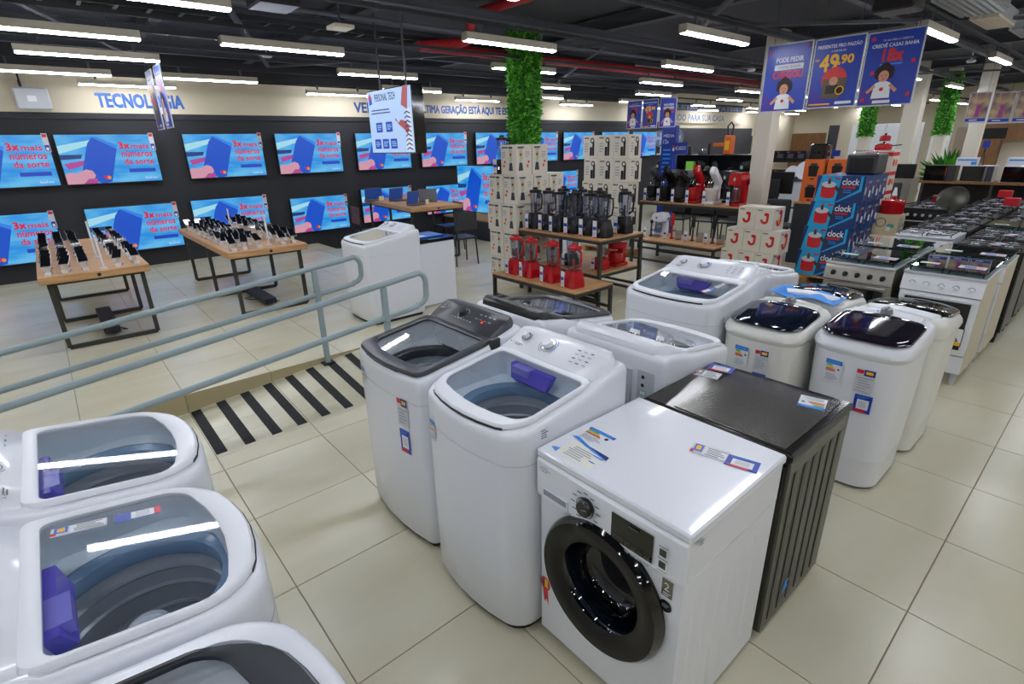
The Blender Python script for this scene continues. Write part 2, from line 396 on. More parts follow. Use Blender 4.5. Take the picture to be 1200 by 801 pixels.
ORD = ['first', 'second', 'third', 'fourth', 'fifth', 'sixth', 'seventh', 'eighth', 'ninth', 'tenth', 'eleventh', 'twelfth']
for row, ls in rowc.items():
    vis = []
    for x, y in ls:
        c = Vector((x + .6, y, 2.7 - 1.824)); d = c.dot(CF)
        vis.append(d > .2 and abs(c.dot(CR)) < d * .98 and c.dot(CU) < d * .66)
    kk = 0
    for (x, y), v in zip(ls, vis):
        if v: lab = 'slim white linear lamp, %s from left in the %s' % (ORD[min(kk, 11)], row); kk += 1
        else: lab = 'slim white linear ceiling lamp out of view, %s' % row
        LZ = 2.762 if y == 5.93 else 2.70
        if first: l0.location = (x, y, LZ); l0['label'] = lab; first = False
        else: dup(l0, None, (x, y, LZ), None, lab)

# red sprinkler pipe
b = MB(); b.tube([(3.75, 5.95, 2.93), (3.85, 5.95, 2.93), (12, 5.95, 2.93), (16, 5.95, 2.93)], .055, 'pipe_red', 12)
rp = empty('sprinkler_pipe', (0, 0, 0), 0, 'red sprinkler pipe with elbows under the dark ceiling', 'pipe')
b.build('main_pipe', rp)
b = MB(); pts = [(3.75, 5.90, 2.93), (3.88, 5.75, 2.93), (4.05, 5.55, 2.93), (4.1, 5.45, 2.95), (4.1, 5.42, 3.0), (4.1, 5.40, 3.12), (4.1, 5.36, 3.17), (4.1, 5.2, 3.19), (4.1, 4.2, 3.19), (4.1, 2, 3.19)]
b.tube(pts, .05, 'pipe_red', 12); b.build('branch_pipe', rp)

# ================================================================ LABELS AND STICKERS (printed parts)
def energy_label(par, O, R, U, w_=.07, h=.1, seed=1):
    b = MB(); p = Panel(b, O, R, U); p.rect(0, 0, w_, h, 'paper'); p.rect(0, h * .8, w_, h, 'blue_print')
    p.rect(w_ * .06, h * .84, w_ * .9, h * .96, 'sky_print')
    for i, (c, L) in enumerate((('green', .45), ('leaf_light', .5), ('yellow', .56), ('orange', .62), ('red', .66))): p.rect(w_ * .06, h * (.73 - i * .065), w_ * L, h * (.775 - i * .065), c)
    p.circ(w_ * .84, h * .6, w_ * .07, 'dark_grey', 10)
    p.lines(w_ * .06, w_ * .95, h * .04, h * .36, 4, 'ink_pale', seed)
    return b.build('energy_label', par)
def price_label(par, O, R, U, w_=.07, h=.1, seed=1, wide=False):
    b = MB(); p = Panel(b, O, R, U); p.rect(0, 0, w_, h, 'label_grey')
    if wide:
        p.rect(0, h * .1, w_ * .1, h * .42, 'red'); p.rect(w_ * .06, h * .3, w_ * .3, h * .95, 'blue_print'); p.rect(w_ * .11, h * .42, w_ * .25, h * .84, 'yellow')
        p.rect(w_ * .33, h * .08, w_ * .97, h * .9, 'paper'); p.lines(w_ * .4, w_ * .97, h * .12, h * .88, 5, 'ink', seed)
    else:
        p.rect(w_ * .02, h * .8, w_ * .38, h * .97, 'red'); p.rect(w_ * .4, h * .72, w_ * .98, h, 'navy'); p.rect(w_ * .5, h * .8, w_ * .88, h * .93, 'yellow')
        p.lines(w_ * .1, w_ * .95, h * .08, h * .66, 5, 'ink_pale', seed)
    return b.build('price_label', par)
def promo_card(par, O, R, U, w_=.07, h=.085):
    b = MB(); p = Panel(b, O, R, U); p.rect(0, 0, w_, h, 'banner_blue'); p.rect(w_ * .18, h * .2, w_ * .84, h * .74, 'paper'); p.rect(w_ * .28, h * .3, w_ * .72, h * .66, 'label_grey')
    p.rect(w_ * .1, h * .02, w_ * .75, h * .18, 'red'); p.lines(w_ * .1, w_ * .9, h * .8, h * .96, 2, 'sky_print')
    return b.build('promo_card', par)
def side_sticker(par, O, R, U, w_=.03, h=.04):
    b = MB(); p = Panel(b, O, R, U); p.rect(0, 0, w_, h, 'paper'); p.lines(w_ * .1, w_, h * .08, h * .92, 4, 'dark_grey', 3)
    return b.build('maker_sticker', par)

# ================================================================ TOP-LOADING WASHERS   (front at local x=0 facing -x)
def washer(name, loc, rz, label, W=.60, D=.60, hf=.90, hm=.955, hb=1.04, bow=.05, rf=.08, dark=False, con='white', stick=(), knobs=2, frame_dark=False,
           group='top-loading washing machines', dispenser=True, detail=True, body='white', backholes=False, glass='lid_glass', gx1=.388, scheme='light', fi=None, gf=.03, xc=.405):
    t = empty(name, loc, rz, label, 'washing machine', group)
    hw = W / 2; XC = xc * D / .6
    def zt(x, y=0):
        if x < XC: return hf + (hm - hf) * max(0, x) / XC
        q = min((x - XC) / (D - XC), 1); return hm + (hb - .035 - hm) * min(q / .55, 1) ** .8
    def L(i, dz, z=None): return rr(i, D - i, hw - i, .035, (lambda x, y: zt(x) + dz) if z is None else z, bow, rf=max(rf - i, .01))
    b = MB(); b.loft([L(.02, 0, .0), L(.02, 0, .035)], 'rubber', True, True, False); b.build('base', t)
    b = MB()
    outer = [L(.006, 0, .03), L(0, 0, .04), L(0, 0, .3), L(0, -.06), L(0, -.03), L(.004, -.013), L(.012, -.004), L(.024, 0)]
    op = dict(x0=.055, x1=gx1 + .012, hw=hw - .052, r=.03)
    def O_(i, dz, z=None): return rr(op['x0'] + i, op['x1'] - i, op['hw'] - i, op['r'], (lambda x, y: zt(x) + dz) if z is None else z, bow * .8, rf=.07)
    outer += [O_(0, .002), O_(.004, -.03)]
    b.loft(outer, body); b.build('cabinet', t)
    cx, R = (op['x0'] + op['x1']) / 2 + .0, min(hw - .075, .205)
    # well between lid opening and tub
    b = MB(); l0 = O_(.004, -.03); l1 = O_(.010, 0, hf - .045)
    circ = lambda r, z: [(cx + r * cos(atan2(y, x - cx)) * 1.0, r * sin(atan2(y, x - cx)), z) for x, y, _ in l1]
    wm = {'light': 'well', 'blue': mat('well_blue', 'D8E2EA', .3), 'silver': mat('well_silver', 'D6D9DE', .3)}[scheme]
    b.loft([l0, l1, circ(R + .012, hf - .06)], wm); b.build('tub_cover', t)
    if detail:
        ringm = {'light': 'ring_blue', 'blue': mat('ring_steel_blue', '7C9AB8', .2), 'silver': 'dark_grey'}[scheme]
        b = MB(); b.lathe([(R + .012, -.0), (R + .0, .004), (R - .022, -.008), (R - .028, -.03), (R - .022, -.05), (R - .002, -.055)], ringm, (cx, 0, hf - .061), n=40); b.build('balance_ring', t)
        b = MB(); prof = [(R - .004, -.105), (R - .012, -.15), (R - .024, -.155), (R - .016, -.165), (R - .02, -.20), (R - .03, -.205), (R - .02, -.215), (R - .022, -.27), (R - .032, -.275), (R - .022, -.285), (R - .026, -.38), (R - .06, -.41), (.03, -.42)]
        b.lathe(prof, 'steel', (cx, 0, hf), n=40, cap1=True); b.build('drum', t)
        b = MB(); b.lathe([(.13, -.415), (.10, -.40), (.05, -.37), (.042, -.30), (.045, -.24), (.03, -.22)], 'dark_grey' if scheme == 'silver' else 'plastic_grey', (cx, 0, hf), n=24, cap1=True); b.build('agitator', t)
        if scheme == 'blue':
            b = MB(); b.lathe([(.046, -.27), (.05, -.20)], 'purple', (cx, 0, hf), n=20); b.lathe([(.05, -.20), (.05, -.175), (.044, -.165), (.038, -.172)], 'white', (cx, 0, hf), n=20, cap1=True); b.build('softener_cup', t)
        if dispenser:
            b = MB(); x0 = gx1 - .04; x1 = gx1 + .008
            for (ya, yb) in ((-.09, .16),):
                z0, z1 = hm - .095, hm - .018
                f = [(x0 + .02, ya, z1), (x0, ya + .02, z0 + .02), (x0 + .015, ya + .04, z0), (x1, ya + .04, z0), (x1, ya, z1)]
                f2 = [(x0 + .02, yb, z1), (x0, yb - .02, z0 + .02), (x0 + .015, yb - .04, z0), (x1, yb - .04, z0), (x1, yb, z1)]
                b.loft([f, f2], 'purple', True, True, False)
                b.box(x0 - .002, x1 - .005, ya + .12, ya + .22, z1 - .03, z1 + .001, mat('purple_lite', '8A84E0', .2))
            b.build('soap_dispenser', t)
    # lid : frame ring and pane
    fm = 'lid_grey' if frame_dark else 'panel_white'
    fi = (-.012 if frame_dark else 0.) if fi is None else fi; fw = .03 if frame_dark else .022
    z1f = lambda d: (lambda x, y: zt(min(x, XC)) + d)
    def F(i, d): return rr(.018 + fi + i, XC + .012 - i, hw - .03 - fi - i, .03, z1f(d), bow * 1.1, rf=max(rf - i, .03))
    def G(i, d): return rr(fi + .018 + fw + gf + i, gx1 - i, hw - .03 - max(fi, 0) - (.010 if fi > 0 else fw) - i, .03, z1f(d), bow * .8, rf=.05)
    b = MB(); b.loft([F(0, .003), F(0, .012), F(.006, .02), G(-.01, .021), G(0, .014), G(0, .004)], fm); b.build('lid_frame', t)
    b = MB(); b.loft([G(-.004, .009), G(-.004, .012)], glass, True, True, False); b.build('lid_glass', t)
    b = MB(); hl = [p for p in F(-.002, .0)]
    b.tube([(x - .002, y, z + .004) for x, y, z in sorted([q for q in F(.004, 0) if q[0] < .018 + .03 and abs(q[1]) < hw * .75], key=lambda q: q[1])], .006, 'rubber' if not frame_dark else 'black', 6); b.build('handle_gap_shade', t)  # solid dark tube paints the shade in the gap under the handle lip
    # hinge tab
    for sgn in ((-1,) if frame_dark else ()):
        b = MB(); b.box(XC - .02, XC + .035, sgn * (hw - .005) - .012, sgn * (hw - .005) + .012, hm - .02, hm + .03, 'dark_grey', c=.004); b.build('hinge', t)
    # console
    def zc(x):
        q = (x - XC) / (D - XC)
        return (hm + .014 + (hb - hm - .014) * min(q / .62, 1) ** .9) - (.03 * ((q - .85) / .15) ** 2 if q > .85 else 0)
    b = MB(); loops = []; nst = 12
    for i in range(nst + 1):
        q = i / nst; x = XC + .006 + (D - XC - .016) * q; k = hw - .028 - (.05 * max(0, (q - .55) / .45) ** 2); z = zc(x); zb = zt(x) - .015
        loops.append([(x, -k - .004, zb), (x, -k, z - .016), (x, -k + .016, z), (x, -k * .4, z + .003), (x, k * .4, z + .003), (x, k - .016, z), (x, k, z - .016), (x, k + .004, zb)])
    b.loft(loops, con, True, True); b.build('console', t)
    xm0, xm1 = XC + .03, XC + .115; z0c, z1c = zc(xm0), zc(xm1)
    O = Vector((xm0, hw - .05, z0c + .004)); Uv = Vector((xm1 - xm0, 0, z1c - z0c)); UL = Uv.length; Rv = Vector((0, -1, 0)); WW = 2 * hw - .1
    ik = 'label_grey' if dark else 'ink'
    b = MB(); p = Panel(b, O, Rv, Uv, .0012)
    if dark:
        for i in range(7): p.rect(WW * (.3 + .052 * i), UL * .12, WW * (.3 + .052 * i) + .012, UL * .16, ik)
        p.ring(WW * .44, UL * .5, .032, .0345, ik, .3, 5.6); p.text('11', WW * .06, WW * .14, UL * .6, UL * .72, ik); p.lines(WW * .03, WW * .14, UL * .38, UL * .52, 2, ik)
        for i in range(4): p.rect(WW * (.66 + .07 * i), UL * .75, WW * (.66 + .07 * i) + .016, UL * .8, ik); p.rect(WW * (.64 + .07 * i), UL * .45, WW * (.64 + .07 * i) + .02, UL * .48, ik)
        p.circ(WW * .78, UL * .34, .008, 'led_red')
    elif con == 'white' or con == 'panel_white':
        a = WW * .14; p.ring(a, UL * .55, .024, .026, ik); p.lines(a - .03, a + .02, -.004, UL * .12, 2, ik)
        c0 = WW * .42; p.ring(c0, UL * .52, .036, .038, 'ink'); p.ring(c0, UL * .52, .044, .047, 'sky_print', -.8, .9); p.ring(c0, UL * .52, .044, .046, 'navy', 2.2, 4.4)
        for i in range(3):
            for j in range(4): p.rect(WW * (.72 + .07 * i), UL * (.1 + .22 * j), WW * (.72 + .07 * i) + .017, UL * (.15 + .22 * j), ik if (i + j) % 2 else 'ink_pale')
        p.text('A + 2', WW * .02, WW * .1, UL * .0, UL * .1, 'ink')
    b.build('console_print', t)
    nrm = Rv.cross(Uv.normalized())
    ks = [(WW * .44, UL * .5, .026)] if dark else [(WW * .14, UL * .55, .02), (WW * .42, UL * .52, .03)][2 - knobs:]
    for (u, v, r) in ks:
        c = O + Rv * u + Uv.normalized() * v; b = MB()
        b.cyl(c, c + nrm * .008, r, 'chrome' if not dark else 'chrome', n=24); b.cyl(c + nrm * .008, c + nrm * .026, r * .86, 'black' if dark else 'panel_white', r * .72, 24); b.build('knob', t)
    if backholes:
        b = MB(); p = Panel(b, (D + .001, hw - .14, hm - .25), (0, 1, 0), (0, 0, 1)); p.rect(0, 0, .09, .2, 'plastic_grey'); p.circ(.03, .17, .009, 'black'); p.circ(.03, .13, .009, 'black'); p.rect(.015, .08, .05, .105, 'green'); p.rect(.018, .083, .047, .102, 'paper'); b.build('inlet_panel', t)
        b = MB(); b.box(D - .004, D + .012, -hw + .06, hw - .17, .2, hm - .06, 'plastic_grey'); b.build('back_cover', t)
    # front seam
    b = MB(); q = [(x - .0006, y, .86 * hf) for x, y, z in L(-.0005, 0, 1.) if x < .3]; q.sort(key=lambda s_: atan2(s_[1], .3 - s_[0]))
    b.tube(q, .0007, 'ink_pale', 4); b.build('seam', t)
    for st in stick: st(t, hf, hw)
    return t
def on_front(kind, y, z, wd, ht, bow, hw=.30, **k):
    """a sticker that follows the bowed front: y is its left edge"""
    def f(t, hf, hw_):
        fx = lambda q: -bow * (1 - (q / hw_) ** 2)
        a, c = fx(y), fx(y - wd)
        if kind == 'energy': energy_label(t, (a - .003, y, z), (c - a, -wd, 0), (0, 0, 1), wd, ht, **k)
        elif kind == 'price': price_label(t, (a - .003, y, z), (c - a, -wd, 0), (0, 0, 1), wd, ht, **k)
        elif kind == 'card': promo_card(t, (a - .003, y, z), (c - a, -wd, 0), (0, 0, 1), wd, ht)
        else:
            b = MB(); p = Panel(b, (a - .003, y, z), (c - a, -wd, 0), (0, 0, 1)); p.rect(0, 0, wd, ht, 'blue_print'); p.lines(wd * .1, wd * .9, ht * .2, ht * .9, 2, 'sky_print'); b.build('blue_sticker', t)
    return f
def on_lid(u, v, rot, hm, hf):
    def f(t, h, w_):
        sl = (hm - hf) / .405; nz = Vector((1, 0, sl)).normalized(); ny = Vector((0, 1, 0))
        R_ = (nz * cos(rot) + ny * sin(rot)); U_ = (ny * cos(rot) - nz * sin(rot))
        o = Vector((u, v, hf + sl * u + .016))
        price_label(t, o, R_, U_, .11, .038, wide=True, seed=4); b = MB(); p = Panel(b, o + R_ * .125, R_, U_); p.rect(0, 0, .1, .038, 'banner_blue'); p.rect(.035, .003, .085, .035, 'paper'); p.rect(.045, .006, .075, .032, 'label_grey'); p.rect(.086, .002, .099, .036, 'red'); b.build('promo_card', t)
    return f
w2 = washer('top_load_washer', (1.0, 1.455, 0), 0, 'white top-load washer with blue dispenser and two knobs beside the white front loader', scheme='blue',
    stick=[on_front('energy', .215, .70, .05, .09, .05), lambda t, h, w_: side_sticker(t, (.10, -.3015, .855), (1, 0, 0), (0, 0, 1), .04, .045)])
w1 = washer('top_load_washer', (1.01, 2.09, 0), 0, 'white washer with dark grey lid frame and console, price label on its front', dark=True, con='lid_grey', frame_dark=True, scheme='silver', dispenser=False, bow=.035, rf=.04, knobs=1,
    stick=[on_front('energy', .25, .72, .05, .09, .035), on_front('price', -.13, .64, .075, .14, .035), on_front('card', -.13, .50, .07, .12, .035)])
# left row, fronts towards the aisle
l1 = washer('top_load_washer', (.15, 1.96, 0), pi, 'white top-load washer with blue dispenser farthest in the left row, nearest the ramp', scheme='blue', bow=.06, rf=.1, xc=.385, gx1=.358, gf=.02)
l2 = washer('top_load_washer', (.15, 1.34, 0), pi, 'white top-load washer in the left row with price stickers on its glass lid', scheme='blue', bow=.06, rf=.1, xc=.385, gx1=.358, gf=.02, stick=[on_lid(.34, -.17, pi - .1, .955, .90)])
l3 = washer('top_load_washer', (.15, .725, 0), pi, 'closest white washer in the left row, its glass lid framed in dark grey', scheme='silver', dispenser=False, bow=.06, rf=.1, fi=.035, gf=.035, dark=True, con='lid_grey', frame_dark=True)
# back to back with w1 and w2, and the pair behind the dryer
w5 = washer('top_load_washer', (2.40, 2.16, 0), pi, 'white washer with black glass lid and black back edge behind the grey-lidded washer', dark=True, con='black', frame_dark=True, scheme='silver', dispenser=False, bow=.035, rf=.04, hf=.86, hm=.92, hb=.99)
w3 = washer('top_load_washer', (2.43, 1.44, 0), pi, 'white glass-lidded washer seen from its back, with a green sticker, behind the black dryer', scheme='blue', backholes=True, hf=.86, hm=.92, hb=.99, bow=.04)
w4 = washer('top_load_washer', (2.83, 1.81, 0), 0, 'white top-load washer with navy dispenser behind the black dryer, left of the tank washers', scheme='blue', W=.68, D=.66,
    stick=[on_front('blue', .2, .63, .06, .025, .05), lambda t, h, w_: side_sticker(t, (.10, -.3415, .78), (1, 0, 0), (0, 0, 1), .025, .045), on_lid(.36, -.2, pi * .93, .955, .90)])
w6 = washer('top_load_washer', (4.17, 1.83, 0), pi, 'white washer with small dark window back to back with the glass-lidded washer', scheme='silver', W=.64, D=.64, hf=.88, hm=.93, hb=1.0, gx1=.3)
fw = washer('top_load_washer', (2.2, 4.98, FH), 0, 'white top-load washer standing alone beyond the handrails', scheme='silver', hf=.80, hm=.86, hb=.93, bow=.03, rf=.05, dispenser=False)

# ================================================================ FRONT-LOADING WASHER
def front_loader():
    t = empty('front_load_washer', (1.085, .845, 0), 0, 'white front-load washer with dark porthole door and paper stickers on its top', 'washing machine')
    W, D, H = .585, .56, .845; hw = W / 2; cz, cy, R = .45, .0, .185
    def rect(x, i, z1=.665, z0=.03, n=12):
        a, c = -hw + i, hw - i; pts = []
        zz0, zz1 = z0 + i, z1 - i
        cs = [((a, zz0), (c, zz0)), ((c, zz0), (c, zz1)), ((c, zz1), (a, zz1)), ((a, zz1), (a, zz0))]
        for p0, p1 in cs:
            for k in range(n): pts.append((x, p0[0] + (p1[0] - p0[0]) * k / n, p0[1] + (p1[1] - p0[1]) * k / n))
        return pts
    def circ(x, r): return [(x, cy + r * cos(atan2(z - cz, y - cy)), cz + r * sin(atan2(z - cz, y - cy))) for _, y, z in rect(0, 0)]
    b = MB(); b.loft([rect(D, .006), rect(D - .006, 0), rect(.008, 0), rect(0, .006), circ(0, R + .02), circ(.02, R)], 'white', True, False, False)
    for i in range(6):                                   # pressed ribs in the side panels
        for s_ in (-1, 1):
            x = .07 + i * .075; b.loft([[(x - .018, s_ * hw, z) for z in (.10, .60)] + [(x + .018, s_ * hw, z) for z in (.60, .10)], [(x - .012, s_ * (hw + .0025), z) for z in (.12, .58)] + [(x + .012, s_ * (hw + .0025), z) for z in (.58, .12)]], 'white', False, True, False)
    b.box(.0, D, -hw, hw, .665, .812, 'white', c=.004)
    b.build('cabinet', t)
    for x in (.05, D - .05):
        for y in (-hw + .05, hw - .05): bb = MB(); bb.cyl((x, y, 0), (x, y, .035), .02, 'rubber', n=12); bb.build('foot', t)
    b = MB(); b.box(-.012, D + .006, -hw - .006, hw + .006, .815, H, 'white', c=.006); b.build('worktop', t)
    # slightly bowed control panel
    b = MB(); L = []
    for i in range(13):
        y = hw - W * i / 12; q = 1 - (y / hw) ** 2; L.append([(0.002, y, .665), (-.010 - .004 * q, y, .66 - .02 * (1 - q) * 0), (-.014 - .006 * q, y, .675), (-.014 - .006 * q, y, .805), (-.008, y, .814), (.002, y, .814)])
    b.loft(L, 'panel_white', True, True, False); b.build('control_panel', t)
    x0 = -.0215
    b = MB(); p = Panel(b, (x0, hw, .66), (0, -1, 0), (0, 0, 1))
    p.rect(.335, .028, .485, .125, 'gloss_black')
    for i in range(6): p.rect(.34 + .0238 * i, .032, .36 + .0238 * i, .046, 'bronze'); p.rect(.341 + .0238 * i, .012, .358 + .0238 * i, .018, 'ink_pale')
    p.rect(.40, .108, .435, .113, 'ink'); p.rect(.34, .05, .48, .0515, 'ink')
    for i in range(12):
        a = 2 * pi * i / 12; u, v = .235 + .052 * cos(a), .083 + .052 * sin(a); p.rect(u - .009, v - .002, u + .009, v + .002, 'ink')
    p.ring(.235, .083, .0345, .037, 'black'); p.text('7', .06, .065, .125, .135, 'ink'); p.lines(.03, .085, .122, .146, 3, 'ink_pale', 2)
    for v in (.045, .087): p.rect(.512, v, .534, v + .024, 'bronze'); p.rect(.508, v + .03, .54, v + .034, 'ink_pale'); p.rect(.508, v - .009, .54, v - .006, 'ink_pale')
    b.build('panel_print', t)
    c = Vector((x0, hw - .235, .743)); b = MB(); b.lathe([(.033, 0), (.033, -.006), (.029, -.008), (.028, -.02), (.024, -.024)], 'gloss_black', tuple(c), 'x', 28, False, True); b.build('dial', t)
    b = MB(); b.lathe([(.0285, -.0095), (.031, -.0095)], 'chrome', tuple(c), 'x', 28); b.bar(tuple(c + Vector((-.0245, 0, 0))), tuple(c + Vector((-.0245, -.02, .008))), .003, 'chrome'); b.build('dial_mark', t)
    b = MB(); b.box(-.0235, -.019, hw - .155, hw - .035, .672, .715, 'panel_white', c=.003); b.box(-.0245, -.0225, hw - .148, hw - .042, .688, .710, mat('recess_shade', '8F949C', .5)); dr = b.build('detergent_drawer', t)  # no hollow: darker plate on the drawer paints the shade of its grip
    # door
    dc = (0, cy, cz)
    door = MB(); door.lathe([(.168, .0), (.160, -.012), (.158, -.020), (.170, -.030), (.205, -.040), (.232, -.038), (.246, -.022), (.247, -.006), (.244, .0)], 'bronze_dark', dc, 'x', 64); dd = door.build('porthole_door', t)
    b = MB(); b.lathe([(.233, -.0395), (.246, -.0235), (.2485, -.012)], 'gloss_black', dc, 'x', 64); b.build('rim', dd)
    b = MB(); b.lathe([(.159, -.018), (.152, -.008), (.145, .03), (.138, .075), (.12, .09), (.07, .10), (.0, .102)], 'door_glass', dc, 'x', 48); b.build('glass_bowl', dd)
    b = MB(); b.lathe([(.2, .015), (.185, .03), (.172, .05), (.172, .075), (.19, .09)], mat('gasket', '2A3140', .35), dc, 'x', 48); b.build('gasket', t)
    b = MB(); b.lathe([(.19, .09), (.225, .10), (.23, .14), (.23, .42), (.19, .44)], mat('drum_dark', '6A6C6E', .25, .9), dc, 'x', 48, False, True)
    for k in range(3):
        a = 2 * pi * k / 3 + .5; b.bar((.12, cy + .2 * cos(a), cz + .2 * sin(a)), (.41, cy + .2 * cos(a), cz + .2 * sin(a)), .04, mat('paddle', '5A5C5F', .4), .04)
    b.lathe([(.15, .438), (.03, .425), (.0, .42)], 'steel_dark', dc, 'x', 24); b.build('drum', t)
    # marks on the front
    b = MB(); p = Panel(b, (-.001, hw, 0), (0, -1, 0), (0, 0, 1)); p.rect(.512, .585, .548, .648, mat('silver_mark', '8E8A80', .25, .8)); p.text('2', .520, .537, .608, .635, 'paper'); p.lines(.516, .545, .588, .603, 2, 'paper'); p.ring(.53, .552, .0, .021, 'black'); p.lines(.517, .544, .545, .56, 2, 'ink_pale'); b.build('silver_sticker', t)
    b = MB(); p = Panel(b, (-.001, hw, 0), (0, -1, 0), (0, 0, 1)); p.poly([(.013, .24), (.024, .17), (.034, .19), (.046, .165), (.040, .26)], 'red'); p.circ(.028, .262, .026, 'red', 20, 1.2); p.circ(.028, .262, .018, 'dark_grey', 20, 1.2); p.rect(.026, .245, .042, .285, 'yellow'); b.build('ribbon_sticker', t)
    side_sticker(t, (.03, -hw - .0065, .785), (1, 0, 0), (0, 0, 1), .03, .025)
    # papers on the worktop; u runs to the right of the front, v towards the back
    z = H + .0005
    b = MB(); p = Panel(b, (0, hw, z), (0, -1, 0), (1, 0, 0)); 
    p.rect(.05, .02, .20, .125, mat('paper_warm', 'E4E3D8', .5)); p.poly([(.02, .035), (.055, .02), (.05, .05)], 'sky_print'); p.poly([(.02, .14), (.045, .15), (.20, .10), (.215, .115), (.2, .098), (.1, .118)], 'sky_print'); p.poly([(.11, .127), (.21, .098), (.205, .120), (.19, .122)], 'navy')
    p.lines(.07, .19, .03, .1, 6, 'ink_pale', 5); p.rect(.17, .055, .195, .06, 'sky_print'); p.rect(.16, .09, .2, .096, 'sky_print'); b.build('leaflet', t)
    energy_label(t, (.15, hw - .03, z), (0, -1, 0), (1, 0, 0), .115, .085)
    price_label(t, (.345, hw - .36, z), (.25, -1, 0), (1, .25, 0), .12, .07, wide=True); promo = promo_card(t, (.362, hw - .475, z + .0004), (.25, -1, 0), (1, .25, 0), .1, .07)
    return t
front_loader()

# ================================================================ BLACK WASHER-DRYER (seen from its side)
def dryer():
    t = empty('washer_dryer', (1.678, .835, 0), 0, 'black boxy washer-dryer with ribbed sides behind the white front loader', 'washing machine')
    W, D, H = .59, .55, .845; hw = W / 2
    b = MB(); b.box(0, D, -hw, hw, .03, .80, 'bronze', c=.006)
    b.build('cabinet', t)
    for i in range(6):                               # pressed grooves with rounded ends
        x = .075 + i * .08; bb = MB(); s_ = -1
        top = .74; bot = .07
        bb.box(x - .011, x + .011, s_ * hw - .0012, s_ * hw + .004, bot, top, 'bronze_dark', c=.001); bb.box(x - .024, x - .015, s_ * hw - .004, s_ * hw + .003, bot, top, 'bronze', c=.0015)
        bb.build('side_groove', t)
    b = MB(); p = Panel(b, (0, -hw - .0042, 0), (1, 0, 0), (0, 0, 1)); p.poly([(.15, .13), (.20, .14), (.19, .165), (.21, .18), (.17, .185)], 'sky_print'); b.build('tape_scrap', t)
    b = MB(); b.box(-.01, D + .004, -hw - .005, hw + .005, .805, .835, 'bronze_dark', c=.005); b.build('top_frame', t)
    b = MB(); b.box(.0, D - .006, -hw + .006, hw - .006, .834, .8385, mat('frame_gloss', '26251F', .15, .3), c=.0015); b.build('top_rim', t)
    b = MB(); b.box(.012, D - .04, -hw + .03, hw - .13, .838, .842, 'graphite_top', c=.001); b.build('glass_top', t)
    for x in (.05, D - .05):
        for y in (-hw + .05, hw - .05): bb = MB(); bb.cyl((x, y, 0), (x, y, .04), .02, 'rubber', n=12); bb.build('foot', t)
    b = MB(); b.box(-.012, 0, -hw + .01, hw - .01, .66, .79, 'gloss_black', c=.003); b.build('control_panel', t)
    b = MB(); b.lathe([(.15, 0), (.15, -.012), (.20, -.03), (.23, -.02), (.23, 0)], 'gloss_black', (0, 0, .42), 'x', 40); b.lathe([(.15, -.01), (.0, -.02)], 'smoke_lid', (0, 0, .42), 'x', 40); b.build('porthole_door', t)
    z = .8390
    promo_card(t, (.44, hw - .02, z), (.2, -1, 0), (1, .2, 0), .11, .08); price_label(t, (.34, hw - .01, z), (.2, -1, 0), (1, .2, 0), .11, .075, wide=True)
    energy_label(t, (D - .06, -hw + .07, .8425), (-.25, 1, 0), (-1, -.25, 0), .095, .11)
dryer()

